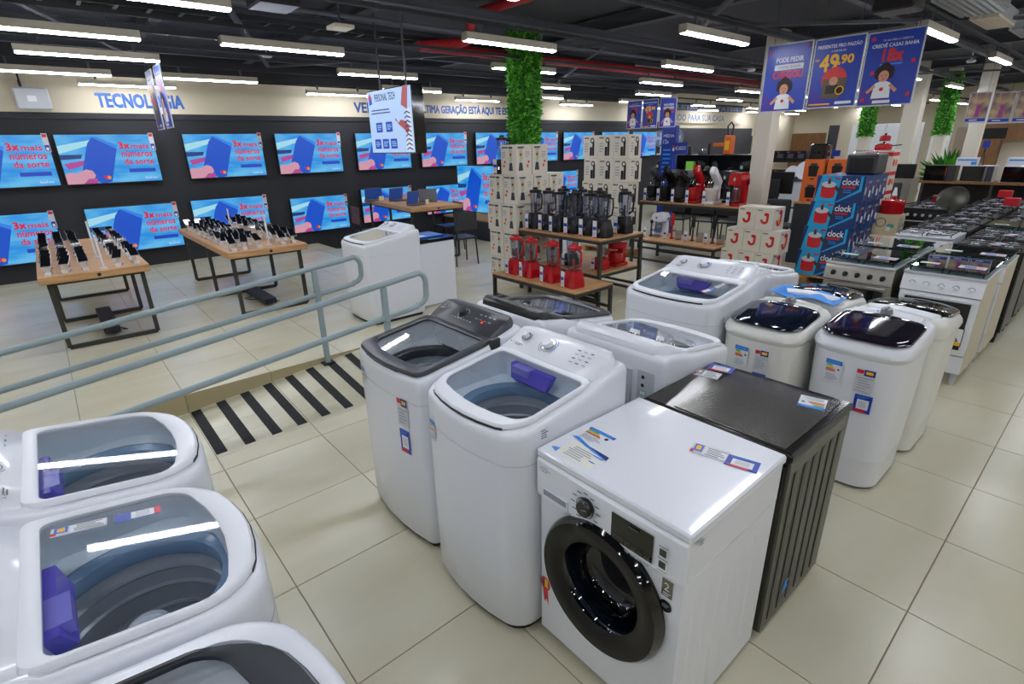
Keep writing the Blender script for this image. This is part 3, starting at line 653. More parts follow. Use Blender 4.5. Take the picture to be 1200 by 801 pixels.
# ================================================================ TANK WASHERS
def tank(loc, rz, label, W=.46, D=.5, H=.88, knob=True, blue=False, tint='smoke_lid', body='white_warm', stickers=(), panel='panel_white'):
    t = empty('tank_washer', loc, rz, label, 'washing machine', 'semi-automatic tank washing machines'); hw = W / 2; zb = H - .11
    def L(i, z, tp=0): return rr(i + tp, D - i - tp, hw - i - tp, .075 - i * .5, z, .03, rf=.09)
    b = MB(); b.loft([L(.03, .0, .02), L(.03, .03, .02)], 'rubber', True, True, False); b.build('base', t)
    b = MB(); b.loft([L(0, .018, .022), L(0, .1, .02), L(0, .17, .0165), L(-.002, .178, .017), L(-.002, .19, .0165), L(0, .2, .0155), L(0, zb - .02, .004), L(-.004, zb - .016, .004), L(-.004, zb, 0)], body); b.build('tank', t)
    def zz(x, y): return 0
    def T(i, dz):     # top cover, arched across its width and rising to the back
        return rr(i, D - i, hw - i, max(.075 - i * .3, .03), lambda x, y: zb + dz + .055 * min(max(x / D, 0), 1) , .03, rf=.09)
    b = MB(); b.loft([L(-.004, zb), T(-.006, .004), T(-.002, .022), T(.012, .045), T(.03, .056), T(.045, .058)], body); 
    b.loft([T(.045, .058), T(.055, .048)], body); b.build('top_cover', t)
    b = MB(); hole = [p for p in T(.055, .048)]
    b.loft([T(.055, .048), T(.07, .01)], 'plastic_grey', False, True); b.build('inner_deck', t)
    def Q(i, dz): return rr(.012 + i, D * .73 - i, hw - .016 - i, .05, lambda x, y: zb + dz + .055 * x / D + .022 * (1 - (y / hw) ** 2), .03, rf=.09)
    b = MB(); b.loft([Q(0, .055), Q(.004, .064), Q(.02, .068), Q(.06, .070)], tint, False, True); b.build('lid', t)
    b = MB(); xs = [D * .70, D * .76, D * .86, D * .97]; zs = [.06, .078, .092, .08]; L2 = []
    for x, z in zip(xs, zs):
        k = hw - .03 - (.02 if x > D * .9 else 0); L2.append([(x, -k, zb + .05 + .05 * x / D - .02), (x, -k * .85, zb + z + .03), (x, 0, zb + z + .045), (x, k * .85, zb + z + .03), (x, k, zb + .05 + .05 * x / D - .02)])
    b.loft(L2, panel, True, True, True); b.build('control_panel', t)
    if knob:
        b = MB(); b.cyl((D * .8, 0, zb + .118), (D * .79, 0, zb + .150), .032, mat('knob_grey', '8D9196', .35), .026, 20); b.box(D * .79 - .03, D * .79 + .03, -.006, .006, zb + .146, zb + .158, 'knob_grey', c=.003); b.build('knob', t)
        b = MB(); b.tube([(D * .8 + .043 * cos(a / 10), .043 * sin(a / 10), zb + .126) for a in range(-10, 22, 3)], .003, 'sky_print', 5); b.build('dial_mark', t)
    if blue:
        b = MB(); r = random.Random(4); n = 26; f = [(D * .72 + .02 * r.random(), -hw + .03 + (W - .06) * i / n, 0) for i in range(n + 1)]; g2 = [(D + .06, y, 0) for _, y, _ in f]
        vs = [(x, y, zb + .120 + .01 * sin(y * 30)) for x, y, _ in f] + [(x, y, zb + .112 + .01 * sin(y * 24)) for x, y, _ in g2]; vs += [(x, y, z - .003) for x, y, z in vs]; m = n + 1
        fs = [(i, i + 1, m + i + 1, m + i) for i in range(n)] + [(2 * m + i, 3 * m + i, 3 * m + i + 1, 2 * m + i + 1) for i in range(n)] + [(i, 2 * m + i, 2 * m + i + 1, i + 1) for i in range(n)] + [(m + i, m + i + 1, 3 * m + i + 1, 3 * m + i) for i in range(n)]
        b.add(vs, fs, 'sky_print'); b.build('blue_protective_film', t)
    for st in stickers: st(t, H, hw)
    return t
def stk(y, z, kind, wd, ht, back=0):
    def f(t, H, hw):
        fx = lambda q: -.03 * (1 - (q / hw) ** 2) + .004
        a, c = fx(y), fx(y - wd); O = (a - .006, y, z); R_ = (c - a, -wd, 0)
        {'e': energy_label, 'p': price_label, 'c': promo_card}[kind](t, O, R_, (-.02, 0, 1), wd, ht)
    return f
tank((2.88, 1.23, 0), 0, 'off-white tank washer with dark lid, left of the two with price cards', stickers=[stk(.10, .585, 'e', .08, .12), stk(-.02, .59, 'p', .075, .12), stk(-.02, .46, 'c', .075, .11)], tint=mat('lid_navy', '0E1526', .08, coat=.5), panel='white_warm', knob=True, H=.88, W=.44)
tank((3.52, 1.24, 0), pi, 'white tank washer under torn blue protective film', blue=True, knob=False, W=.46, H=.88).location.x = 4.02
tank((2.99, .76, 0), 0, 'white tank washer with dark lid, grey knob and price cards, nearest the right aisle', stickers=[stk(.12, .60, 'e', .08, .12), stk(-.03, .59, 'p', .085, .12), stk(-.045, .47, 'c', .08, .10)], tint=mat('lid_plum', '17121F', .08, coat=.5), body='white', H=.89, W=.45, D=.5)
tank((4.06, .74, 0), pi, 'cream tank washer with dark lid standing behind the one with the grey knob', tint=mat('lid_black', '12100F', .08, coat=.5), knob=False, W=.46, H=.87, D=.5)
# second small washer beyond the handrails: black top, white sides
t = empty('box_washer', (2.88, 4.90, FH), 0, 'white-sided low appliance with black glass top and blue label beyond the handrails', 'appliance')
b = MB(); b.box(0, .46, -.02, .5, .01, .70, 'white', c=.006); b.build('cabinet', t)
b = MB(); b.box(-.02, .46, -.025, .505, .70, .735, 'gloss_black', c=.006); b.build('glass_top', t)
b = MB(); b.box(-.02, -.002, -.015, .495, .01, .70, 'bronze_dark', c=.003); b.build('front_door', t)
b = MB(); b.box(.03, .42, .1, .42, .736, .75, mat('blue_sleeve', '2C6BC8', .3), c=.004); p = Panel(b, (.05, .12, .751), (1, 0, 0), (0, 1, 0)); p.rect(0, 0, .15, .1, 'paper'); b.build('label_sleeve', t)

# ================================================================ GAS STOVES
def stove(body='white', panel='panel_white', top='teal_glass', lid=True, knob='panel_white', door='gloss_black', burners=4, W=.50, side=None, warn=False):
    t = empty('gas_stove', (0, 0, 0), 0, 'stove', 'stove', 'gas stoves'); D, H = .58, .86; hw = W / 2
    b = MB(); b.box(.03, D, -hw, hw, .10, H - .03, side or body, c=.004); b.build('cabinet', t)
    for x in (.06, D - .06):
        for y in (-hw + .04, hw - .04): bb = MB(); bb.cyl((x, y, 0), (x, y, .11), .018, 'plastic_grey' if body == 'white' else 'rubber', .026, 10); bb.build('leg', t)
    b = MB(); L = [[(.03, y, .70), (.0, y, .705), (.018, y, .80), (.03, y, H - .03)] for y in (-hw, hw)]; b.loft(L, panel, True, True, False); b.build('control_panel', t)
    for k in range(5):
        y = hw - .07 - k * (W - .14) / 4 ; bb = MB(); bb.cyl((.012, y, .755), (-.012, y, .752), .019, knob, .015, 14); bb.cyl((.013, y, .755), (.010, y, .755), .024, 'ink_pale' if knob != 'black' else 'steel_dark', n=14); bb.build('knob', t)
    b = MB(); b.box(.004, .03, -hw + .004, hw - .004, .255, .695, body, c=.004); dd = b.build('oven_door', t)
    b = MB(); b.box(0, .005, -hw + .045, hw - .045, .30, .655, door); b.build('window', dd)
    b = MB(); b.box(-.03, -.014, -hw + .03, hw - .03, .668, .684, body if body != 'black' else 'steel', c=.004)
    for y in (-hw + .05, hw - .05): b.box(-.02, .006, y - .01, y + .01, .67, .682, body)
    b.build('handle', dd)
    if warn:
        b = MB(); p = Panel(b, (-.002, -.06, .33), (0, -1, 0), (0, 0, 1)); p.rect(0, 0, .15, .14, 'black'); p.rect(.005, .03, .145, .135, 'paper'); p.rect(.005, .004, .145, .03, 'yellow'); p.poly([(.02, .035), (.13, .035), (.075, .128)], 'black'); p.poly([(.032, .042), (.118, .042), (.075, .116)], 'yellow')
        for u in (.058, .075, .092): p.poly([(u - .004, .05), (u + .004, .062), (u - .002, .076), (u + .005, .09), (u + .001, .09), (u - .007, .076), (u - .001, .062)], 'black')
        b.build('hot_surface_sticker', dd)
    b = MB(); b.box(.012, .03, -hw + .004, hw - .004, .105, .245, body, c=.004); b.build('lower_drawer', t)
    b = MB(); b.box(.01, D, -hw - .002, hw + .002, H - .03, H - .012, 'steel' if body != 'black' else 'iron', c=.003); b.build('cooktop', t)
    for (x, y) in ((.17, -.12), (.17, .12), (.43, -.12), (.43, .12)):
        bb = MB(); bb.lathe([(.045, 0), (.045, .008), (.03, .010), (.03, .018), (.0, .02)], 'steel', (x, y, H - .012), n=16); bb.build('burner', t)
    for y in (-.12, .12):
        bb = MB(); z = H + .014
        for x in (.05, .30, .55): bb.bar((x, y - .1, z), (x, y + .1, z), .007, 'iron')
        for q in (-.1, .1): bb.bar((.05, y + q, z), (.55, y + q, z), .007, 'iron')
        for x in (.17, .43):
            bb.bar((x - .09, y, z), (x - .03, y, z), .006, 'iron'); bb.bar((x + .03, y, z), (x + .09, y, z), .006, 'iron'); bb.bar((x, y - .1, z), (x, y - .03, z), .006, 'iron'); bb.bar((x, y + .03, z), (x, y + .1, z), .006, 'iron')
        for x in (.05, .55):
            for q in (-.1, .1): bb.bar((x, y + q, H - .012), (x, y + q, z), .007, 'iron')
        bb.build('grate', t)
    if lid:
        b = MB(); b.box(.02, D, -hw + .003, hw - .003, H + .026, H + .032, 'stove_glass', c=.001); ll = b.build('glass_lid', t)
        b = MB(); p = Panel(b, (.08, hw - .04, H + .033), (0, -1, 0), (1, 0, 0)); p.rect(.02, .06, .14, .13, mat('mint_paper', 'B4CFC9', .5)); p.rect(.26, .04, .42, .15, 'label_grey'); p.rect(.29, .06, .36, .13, 'banner_blue'); p.lines(.37, .41, .05, .14, 4, 'red'); b.build('stickers', ll)
    else:
        b = MB(); p = Panel(b, (.10, .02, H + .02), (-.3, -1, 0), (1, -.3, 0)); p.rect(0, 0, .08, .16, 'paper'); p.rect(.0, .05, .08, .10, 'banner_blue'); p.rect(.0, .0, .08, .015, 'red'); b.build('price_label', t)
    return t
kinds = {
 'white': stove(warn=True, side=mat('stove_side', 'C6BDA8', .5)), 'steel': stove('stainless', 'stainless', knob='black', warn=True), 'black': stove('black', 'bronze_dark', knob='steel', lid=False, warn=True), 'whiteopen': stove('white', 'panel_white', knob='black', lid=False)}
index_kids(); usedk = set()
SV = [('white', 4.93, .81, 'white glass-lidded gas stove with warning sticker, first beside the aisle'), ('steel', 4.90, 1.36, 'stainless steel gas stove with black knobs behind the blue film washer'),
 ('white', 5.62, .80, 'white-sided glass-lidded gas stove directly behind the first white stove'), ('steel', 5.60, 1.38, 'glass-lidded stove behind the stainless steel stove'),
 ('black', 6.32, .78, 'black open-top gas stove third from the front beside the aisle'), ('whiteopen', 6.75, 1.36, 'white stove with black open top and price card in the middle row'),
 ('black', 7.0, .78, 'black gas stove fourth from the front beside the aisle'), ('black', 7.42, 1.36, 'black gas stove right behind the white open-top stove'),
 ('steel', 7.68, .78, 'steel-sided gas stove fifth along the aisle'), ('black', 8.1, 1.36, 'black gas stove third of the middle black row'), ('black', 8.36, .78, 'black gas stove sixth along the aisle'),
 ('black', 8.8, 1.36, 'black gas stove fourth of the middle row'), ('black', 9.04, .78, 'black gas stove seventh along the aisle'),
 ('black', 9.4, 1.96, 'black gas stove holding a frying pan in the far left row'), ('black', 9.5, 1.36, 'black gas stove behind the frying pan stove'), ('steel', 9.75, .78, 'steel gas stove eighth along the aisle'),
 ('black', 10.4, .78, 'black gas stove ninth along the aisle'), ('black', 10.2, 1.36, 'black gas stove near the microwave shelf'), ('black', 10.1, 1.96, 'black gas stove second in the far left row'), ('black', 11.1, .78, 'last black gas stove along the aisle'), ('black', 10.9, 1.36, 'black gas stove just before the microwave shelf')]
for k, x, y, lab in SV:
    if k in usedk: dup(kinds[k], None, (x, y, 0), 0, lab)
    else: kinds[k].location = (x, y, 0); kinds[k]['label'] = lab; usedk.add(k)

# ================================================================ HANDRAILS
def rail(name, y, x_end, zt_, slope, gap, posts, label, x0=-1.6):
    t = empty(name, (0, 0, 0), 0, label, 'handrail', 'ramp handrails'); Z = lambda x: zt_ + slope * (x - x_end)
    b = MB(); pts = [(x0 + (x_end - .08 - x0) * i / 6, y, Z(x0 + (x_end - .08 - x0) * i / 6)) for i in range(7)]
    for i in range(5): a = pi / 2 - (pi / 2) * (i + 1) / 5; pts.append((x_end - .08 + .08 * cos(a), y, Z(x_end) - .08 + .08 * sin(a)))
    for i in range(5): a = -(pi / 2) * (i + 1) / 5; pts.append((x_end - .08 + .08 * cos(a), y, Z(x_end) - gap + .08 + .08 * sin(a)))
    for i in range(6, -1, -1): x = x0 + (x_end - .08 - x0) * i / 6; pts.append((x, y, Z(x) - gap))
    b.tube(pts, .021, 'rail', 12); b.build('pipe', t)
    for x in posts:
        zb = zramp(x, min(y, 4.24)) ; b = MB(); b.box(x - .02, x + .02, y - .018, y + .018, zb, Z(x) - .02, 'rail', c=.003); b.build('post', t)
        b = MB(); b.box(x - .05, x + .05, y - .045, y + .045, zb, zb + .012, 'rubber', c=.003); b.build('base_plate', t)
        b = MB(); b.box(x - .022, x + .022, y - .024, y + .024, Z(x) - gap - .03, Z(x) - gap + .03, 'rail', c=.004); b.build('bracket', t)
    return t
rail('handrail', 4.20, 1.90, .975, .105, .22, [1.50], 'grey-green double handrail on the far edge of the ramp')
rail('handrail', 3.36, 2.02, .955, .113, .245, [1.67], 'grey-green double handrail on the near edge of the ramp, ending behind the grey-lidded washer')

# ================================================================ SCREENS
def screen_art(p, W, H):
    """advert shown on every screen: a hand with a blue card, red slogan"""
    p.rect(0, 0, W, H, 'scr_bg')
    p.poly([(0, H * .62), (W * .34, H * .80), (W * .36, H * .9), (0, H * .78)], 'scr_pale'); p.poly([(W * .05, H * .3), (W * .3, H * .42), (W * .3, H * .5), (W * .02, H * .42)], 'scr_pink'); p.poly([(0, H * .5), (W * .2, H * .52), (W * .22, H * .6), (0, H * .6)], 'scr_navy')
    p.poly([(W * .16, H * .18), (W * .30, H * .82), (W * .36, H * .95), (W * .40, H * .96), (W * .60, H * .78), (W * .45, H * .02), (W * .40, 0), (W * .34, 0)], 'scr_card')
    p.poly([(W * .36, H * .95), (W * .40, H * .96), (W * .60, H * .78), (W * .585, H * .70)], 'scr_card2')
    p.poly([(0, 0), (W * .24, 0), (W * .30, H * .16), (W * .28, H * .26), (W * .22, H * .3), (W * .12, H * .22), (W * .04, H * .24), (0, H * .2)], 'scr_skin'); p.poly([(W * .16, 0), (W * .30, 0), (W * .31, H * .10), (W * .22, H * .1)], 'scr_pink')
    p.circ(W * .40, H * .12, W * .022, 'scr_red', 12); p.circ(W * .43, H * .11, W * .022, 'scr_orange', 12)
    p.text('3x', W * .61, W * .72, H * .70, H * .84, 'scr_red', W * .008); p.text('mais', W * .74, W * .93, H * .70, H * .80, 'scr_red', W * .0038)
    p.text('números', W * .62, W * .95, H * .53, H * .66, 'scr_red', W * .0038); p.text('da sorte', W * .63, W * .95, H * .37, H * .49, 'scr_red', W * .0038)
    p.rect(W * .66, H * .20, W * .95, H * .28, 'scr_bar'); p.text('bahia', W * .82, W * .95, H * .05, H * .1, 'scr_white')
def tv(W, H, legs=False):
    t = empty('television', (0, 0, 0), 0, 'tv', 'television', 'wall televisions showing the blue card advert')     # local: faces -y, origin bottom left
    b = MB(); b.box(-.012, W + .012, .004, .05, -.018, H + .010, 'black', c=.004); b.build('bezel', t)
    b = MB(); p = Panel(b, (0, 0, 0), (1, 0, 0), (0, 0, 1), .0, .0004); p.N = Vector((0, -1, 0)); screen_art(p, W, H); b.build('screen', t)
    if not legs:
        b = MB(); b.box(W * .15, W * .85, .05, .10, H * .2, H * .8, 'rubber'); b.build('wall_bracket', t)
        b = MB(); b.box(W - .05, W + .012, -.004, -.001, H - .22, H + .02, 'label_grey'); p = Panel(b, (W - .05, -.0045, H - .22), (1, 0, 0), (0, 0, 1)); p.N = Vector((0, -1, 0)); p.rect(.005, .01, .055, .09, 'banner_blue'); p.rect(.015, .02, .045, .06, 'paper'); p.rect(.005, .19, .055, .23, 'red'); b.build('price_label', t)
    else:
        for x in (W * .2, W * .8):
            b = MB(); b.bar((x, .03, -.01), (x - .06, .03, -.075), .014, 'black'); b.bar((x, .03, -.01), (x + .04, -.08, -.075), .014, 'black'); b.bar((x, .03, -.01), (x + .04, .14, -.075), .014, 'black'); b.build('leg', t)
    return t
t1 = tv(1.15, .655); index_kids()
R1 = [-.92, .31, 1.86, 3.25, 4.72, 6.14, 7.56, 8.98, 10.36, 11.85, 13.2]; R2 = [(-1.11, .43, 1), (.40, .43, 1), (1.77, .44, 1), (3.33, .40, .92), (4.70, .44, .96), (6.18, .46, .88), (9.85, .55, .92)]
names = ['leftmost', 'second', 'third', 'fourth', 'fifth', 'sixth', 'seventh', 'eighth', 'ninth', 'tenth', 'eleventh']
for i, x in enumerate(R1):
    lab = 'wall television with blue card advert, %s in the upper row from the left' % names[i]
    if i == 0: t1.location = (x, 9.945, 1.435); t1['label'] = lab
    else: dup(t1, None, (x, 9.945, 1.435), 0, lab)
for i, (x, z, sc) in enumerate(R2):
    o = dup(t1, None, (x, 9.945, z), 0, 'wall television with blue card advert, %s in the lower row from the left' % names[i]); o.scale = (sc, 1, sc)
t = tv(1.45, .93, True); t.location = (6.92, 9.82, .505); t.rotation_euler = (0, 0, -pi / 2); t['label'] = 'big television standing on splayed feet on the wooden-topped black ledge'; t['group'] = 'standing television'
t = empty('display_ledge', (6.62, 7.95, 0), 0, 'low black display ledge with a wooden top under the big television', 'ledge')
b = MB(); b.box(0, 1.1, 0, 2.06, 0, .38, 'wall_dark2'); b.build('body', t)
b = MB(); b.box(-.01, 1.1, -.01, 2.06, .381, .42, 'oak', c=.003); b.build('top', t)

# hanging two-sided screen
t = empty('hanging_screen', (3.0, 5.92, 1.765), 0, 'hanging two-sided screen reading PERSONAL TECH above the handrails', 'screen')
W, H = .95, .645
b = MB(); b.box(.002, .14, -W, 0, 0, H, 'gloss_black', c=.006); b.build('casing', t)
b = MB(); p = Panel(b, (0, 0, 0), (0, -1, 0), (0, 0, 1), .0, .0005); p.N = Vector((-1, 0, 0)); p.rect(.01, .01, W - .01, H - .01, mat('scr_sky', 'B6D4FF', .4, emit=.95))
p.text('PERSONAL TECH', .17, .62, .53, .60, 'scr_navy', .003); p.poly([(.04, .50), (.11, .51), (.11, .58), (.07, .62), (.04, .57)], 'scr_bar'); p.rect(.04, .56, .09, .60, 'scr_red')
p.lines(.06, .62, .40, .46, 2, 'scr_navy', 3)
for i, (u, v) in enumerate(((.16, .22), (.38, .22), (.10, .05), (.28, .05), (.46, .05))): p.rect(u, v, u + .14, v + .10, 'scr_bar'); p.lines(u + .02, u + .13, v + .02, v + .08, 3, 'scr_pale', i)
p.poly([(.74, .47), (.86, .42), (.90, .64), (.80, .64)], 'scr_coral'); p.poly([(.60, .33), (.70, .27), (.80, .22), (.88, .13), (.92, .20), (.82, .31), (.72, .33), (.66, .30), (.61, .355)], 'scr_coral')
p.poly([(.78, .02), (.93, .02), (.93, .44), (.84, .42), (.88, .25), (.80, .12)], 'scr_white')
for i in range(9): v = .03 + i * .043; p.poly([(.80, v), (.85, v + .02), (.92, v), (.92, v + .012), (.85, v + .034), (.80, v + .012)], 'scr_ink')
b.build('screen', t)
for y in (-.2, -.75):
    b = MB(); b.cyl((.07, y, H), (.07, y, 3.30 - 1.765), .012, 'beam', n=8); b.build('suspension_rod', t)

# ================================================================ PRINTED BANNERS
def banner(W, H, kind, label, loc, rz, group='hanging campaign banners', z_top=3.25):
    t = empty('hanging_banner', loc, rz, label, 'banner', group)      # local: faces -x, width along -y, origin bottom left
    b = MB(); b.box(.0, .006, -W, 0, 0, H, 'banner_deep' if kind != 'photo' else 'plastic_grey'); p = Panel(b, (0, 0, 0), (0, -1, 0), (0, 0, 1), .0008, .0005); p.N = Vector((-1, 0, 0))
    def kid(u, v, s_):
        p.poly([(u - .09 * s_, v), (u + .09 * s_, v), (u + .075 * s_, v + .15 * s_), (u + .03 * s_, v + .17 * s_), (u - .03 * s_, v + .17 * s_), (u - .075 * s_, v + .15 * s_)], 'paper')
        p.poly([(u - .15 * s_, v + .07 * s_), (u - .13 * s_, v + .05 * s_), (u - .06 * s_, v + .12 * s_), (u - .08 * s_, v + .145 * s_)], 'skin'); p.poly([(u + .15 * s_, v + .08 * s_), (u + .13 * s_, v + .05 * s_), (u + .06 * s_, v + .12 * s_), (u + .08 * s_, v + .145 * s_)], 'skin')
        for du, dv, r in ((-.04, .27, .05), (.04, .27, .05), (0, .30, .055), (-.05, .23, .04), (.05, .23, .04)): p.circ(u + du * s_, v + dv * s_, r * s_, 'hair', 12)
        p.circ(u, v + .22 * s_, .05 * s_, 'skin', 16, 1.15); p.circ(u - .018 * s_, v + .225 * s_, .006 * s_, 'hair', 8); p.circ(u + .018 * s_, v + .225 * s_, .006 * s_, 'hair', 8); p.rect(u - .015 * s_, v + .19 * s_, u + .015 * s_, v + .196 * s_, 'red'); p.circ(u, v + .09 * s_, .02 * s_, 'red', 10)
    if kind != 'photo':
        p.rect(.008, .008, W - .008, H - .008, 'banner_blue'); p.poly([(.008, H * .3), (.008, H * .008), (W * .6, .008)], mat('banner_violet', '3C2C96', .35))
    if kind == 'chegou':
        p.text('PODE PEDIR', W * .24, W * .84, H * .73, H * .80, 'paper', .002); p.rect(W * .22, H * .62, W * .86, H * .70, 'label_grey'); p.text('CASAS BAHIA', W * .3, W * .8, H * .64, H * .68, 'navy'); p.text('CHEGOU', W * .2, W * .86, H * .49, H * .60, 'red', .006); kid(W * .5, .02, .84)
        for u, v in ((.05, .85), (.9, .9)): p.poly([(W * u, H * v), (W * (u + .07), H * (v + .04)), (W * (u + .02), H * (v + .08))], 'red')
    elif kind == 'price':
        p.text('PRESENTES PRO PAIZÃO', W * .06, W * .94, H * .86, H * .92, 'paper', .001); p.text('A PARTIR DE', W * .35, W * .65, H * .80, H * .825, 'paper'); p.text('R$', W * .05, W * .13, H * .68, H * .72, 'yellow'); p.text('49', W * .15, W * .52, H * .52, H * .76, 'yellow', .009); p.text(',90', W * .53, W * .82, H * .60, H * .74, 'yellow', .006)
        p.circ(W * .5, H * .40, W * .26, 'red', 20); p.poly([(W * .28, H * .14), (W * .62, H * .12), (W * .76, H * .22), (W * .76, H * .42), (W * .28, H * .42)], mat('photo_brown', '5A4A34', .4)); p.circ(W * .5, H * .38, W * .09, 'skin', 14); p.rect(W * .36, H * .2, W * .6, H * .32, 'black'); p.circ(W * .65, H * .24, W * .09, 'yellow', 14); p.circ(W * .65, H * .24, W * .07, 'hair', 14)
        p.rect(W * .05, H * .04, W * .5, H * .06, 'yellow'); p.rect(W * .6, H * .04, W * .93, H * .08, 'paper')
    elif kind == 'child':
        p.text('TÁ NA MÃO O CRÉDITO', W * .28, W * .8, H * .87, H * .90, 'paper'); p.text('CREDIÊ CASAS BAHIA', W * .10, W * .92, H * .79, H * .85, 'paper', .001); p.text('18x', W * .32, W * .68, H * .59, H * .76, 'red', .009); p.rect(W * .3, H * .55, W * .7, H * .57, 'sky_print'); kid(W * .42, H * .10, .82); p.rect(W * .3, H * .03, W * .62, H * .07, 'paper')
        for u, v in ((.08, .88), (.16, .42), (.86, .54), (.88, .1), (.07, .05)): p.poly([(W * u, H * v), (W * (u + .08), H * (v + .02)), (W * (u + .05), H * (v + .07)), (W * u, H * (v + .05))], 'red')
    else:
        p.rect(.005, H * .16, W - .005, H - .005, mat('photo_warm', 'B9A27E', .4, noise=('6A4A5A', 8, (1, 1, 1)))); p.rect(0, .04 * H, W, H * .15, 'banner_blue'); p.lines(W * .2, W * .8, H * .06, H * .13, 1, 'paper')
        p.poly([(W * .4, H * .2), (W * .62, H * .2), (W * .6, H * .6), (W * .44, H * .6)], mat('photo_pink', '9A3C86', .4)); p.circ(W * .52, H * .68, W * .08, 'skin', 12)
    b.build('print', t)
    b = MB(); r_ = .006
    for u0, v0, u1, v1 in ((0, 0, W, 0), (0, H, W, H), (0, 0, 0, H), (W, 0, W, H)): b.bar((.003, -u0, v0), (.003, -u1, v1), .011, 'acrylic_edge' if False else 'plastic_grey')
    b.build('frame', t)
    for u in (.06, W - .06):
        bb = MB(); bb.cyl((.003, -u, H), (.003, -u, z_top - loc[2]), .0025, 'beam', n=5); bb.build('cord', t)
    return t
banner(.44, .62, 'chegou', 'blue hanging banner with smiling child and red word CHEGOU', (6.0, 2.88, 2.09), 0)
banner(.43, .60, 'price', 'blue hanging banner with yellow price 49,90', (6.0, 2.415, 2.10), 0)
banner(.43, .60, 'child', 'blue hanging banner with red 18x above a pointing child', (6.0, 1.965, 2.09), 0)
banner(.33, .49, 'child', 'small distant blue banner, left of three beyond the green column', (9.0, 6.94, 2.07), 0, z_top=2.86)
banner(.33, .49, 'price', 'small distant blue banner with a yellow price, middle of three', (9.0, 6.58, 2.07), 0, z_top=2.86)
banner(.34, .49, 'chegou', 'small distant blue banner with a child in white, right of three', (9.0, 6.2, 2.07), 0, z_top=2.876)
banner(.36, .60, 'child', 'blue banner hanging edge-on in front of the word on the cream band, near one', (1.22, 7.22, 2.08), 0, 'edge-on banners on the left')
banner(.36, .60, 'price', 'clear-sleeved banner hanging edge-on in front of the cream band, far one', (1.22, 7.75, 2.08), 0, 'edge-on banners on the left')
banner(.27, .46, 'photo', 'photo banner with figure in pink at the far right', (12, 2.25, 2.0), 0)
banner(.27, .46, 'photo', 'photo banner beside the pink figure banner at the far right', (12, 1.95, 1.98), 0)
banner(.27, .46, 'photo', 'rightmost photo banner cut by the picture edge', (12, 1.65, 1.98), 0)

# ================================================================ COLUMNS
def column(x, y, s_, label, foliage=None, n=2600, name='column'):
    h = s_ / 2
    if foliage:
        t = empty('green_column', (x, y, 0), 0, label, 'column', 'columns wrapped in artificial grass')
        b = MB(); b.box(-h, h, -h, h, 0, 3.31, 'ivory', c=.01); b.build('shaft', t)
        r = random.Random(int(x * 7)); b = MB(); z0, z1, e = foliage
        for k in range(n):
            side = k % 4 if n < 4000 else (2, 2, 3, 3, 0, 1)[k % 6]; u = (r.random() * 2 - 1) * (h + .01); z = z0 + (z1 - z0) * r.random(); q = h + .005
            px, py, nx, ny = ((q, u, 1, 0), (u, q, 0, 1), (-q, u, -1, 0), (u, -q, 0, -1))[side]
            L = e * (.6 + .7 * r.random()); a = r.random() * 6.28; tx, tz = cos(a) * .7, sin(a) * .6 - .15; wv = L * .2
            tip = (px + nx * L * .75 + (-ny) * tx * L, py + ny * L * .75 + nx * tx * L, z + tz * L + (.3 * L if r.random() < .5 else 0)); sx, sy, sz = -ny * sin(a) * wv, nx * sin(a) * wv, cos(a) * wv
            mid = ((px + tip[0]) / 2, (py + tip[1]) / 2, (z + tip[2]) / 2 + L * .1)
            b.add([(px, py, z), (mid[0] + sx, mid[1] + sy, mid[2] + sz), tip, (mid[0] - sx, mid[1] - sy, mid[2] - sz)], [(0, 1, 2), (0, 2, 3)], ('leaf', 'leaf_light', 'leaf', 'leaf_dark')[r.randrange(4)])
        for sgn in (0,):
            b.box(-h - .012, h + .012, -h - .012, h + .012, z0 + .01, z1, 'leaf_dark')
        o = b.build('artificial_grass', t, shade='raw'); o['kind'] = 'stuff'
    else:
        b = MB(); b.box(x - h, x + h, y - h, y + h, -.0, 3.31, 'ivory', c=.012); o = b.build('column'); o['kind'] = 'structure'
column(5.16, 5.69, .24, 'column covered in bright green artificial grass above the blender boxes', (1.5, 3.25, .075), 9000)
column(17.2, 5.28, .24, 'distant grass-wrapped column, left of the two at the right', (1.82, 3.2, .08), 2400)
column(17.2, 3.62, .24, 'distant grass-wrapped column, right of the two, beside the leafy plant', (1.82, 3.2, .08), 2400)
column(8.75, 4.06, .25, ''); column(15.0, 3.75, .32, ''); column(15.0, 2.58, .24, '')

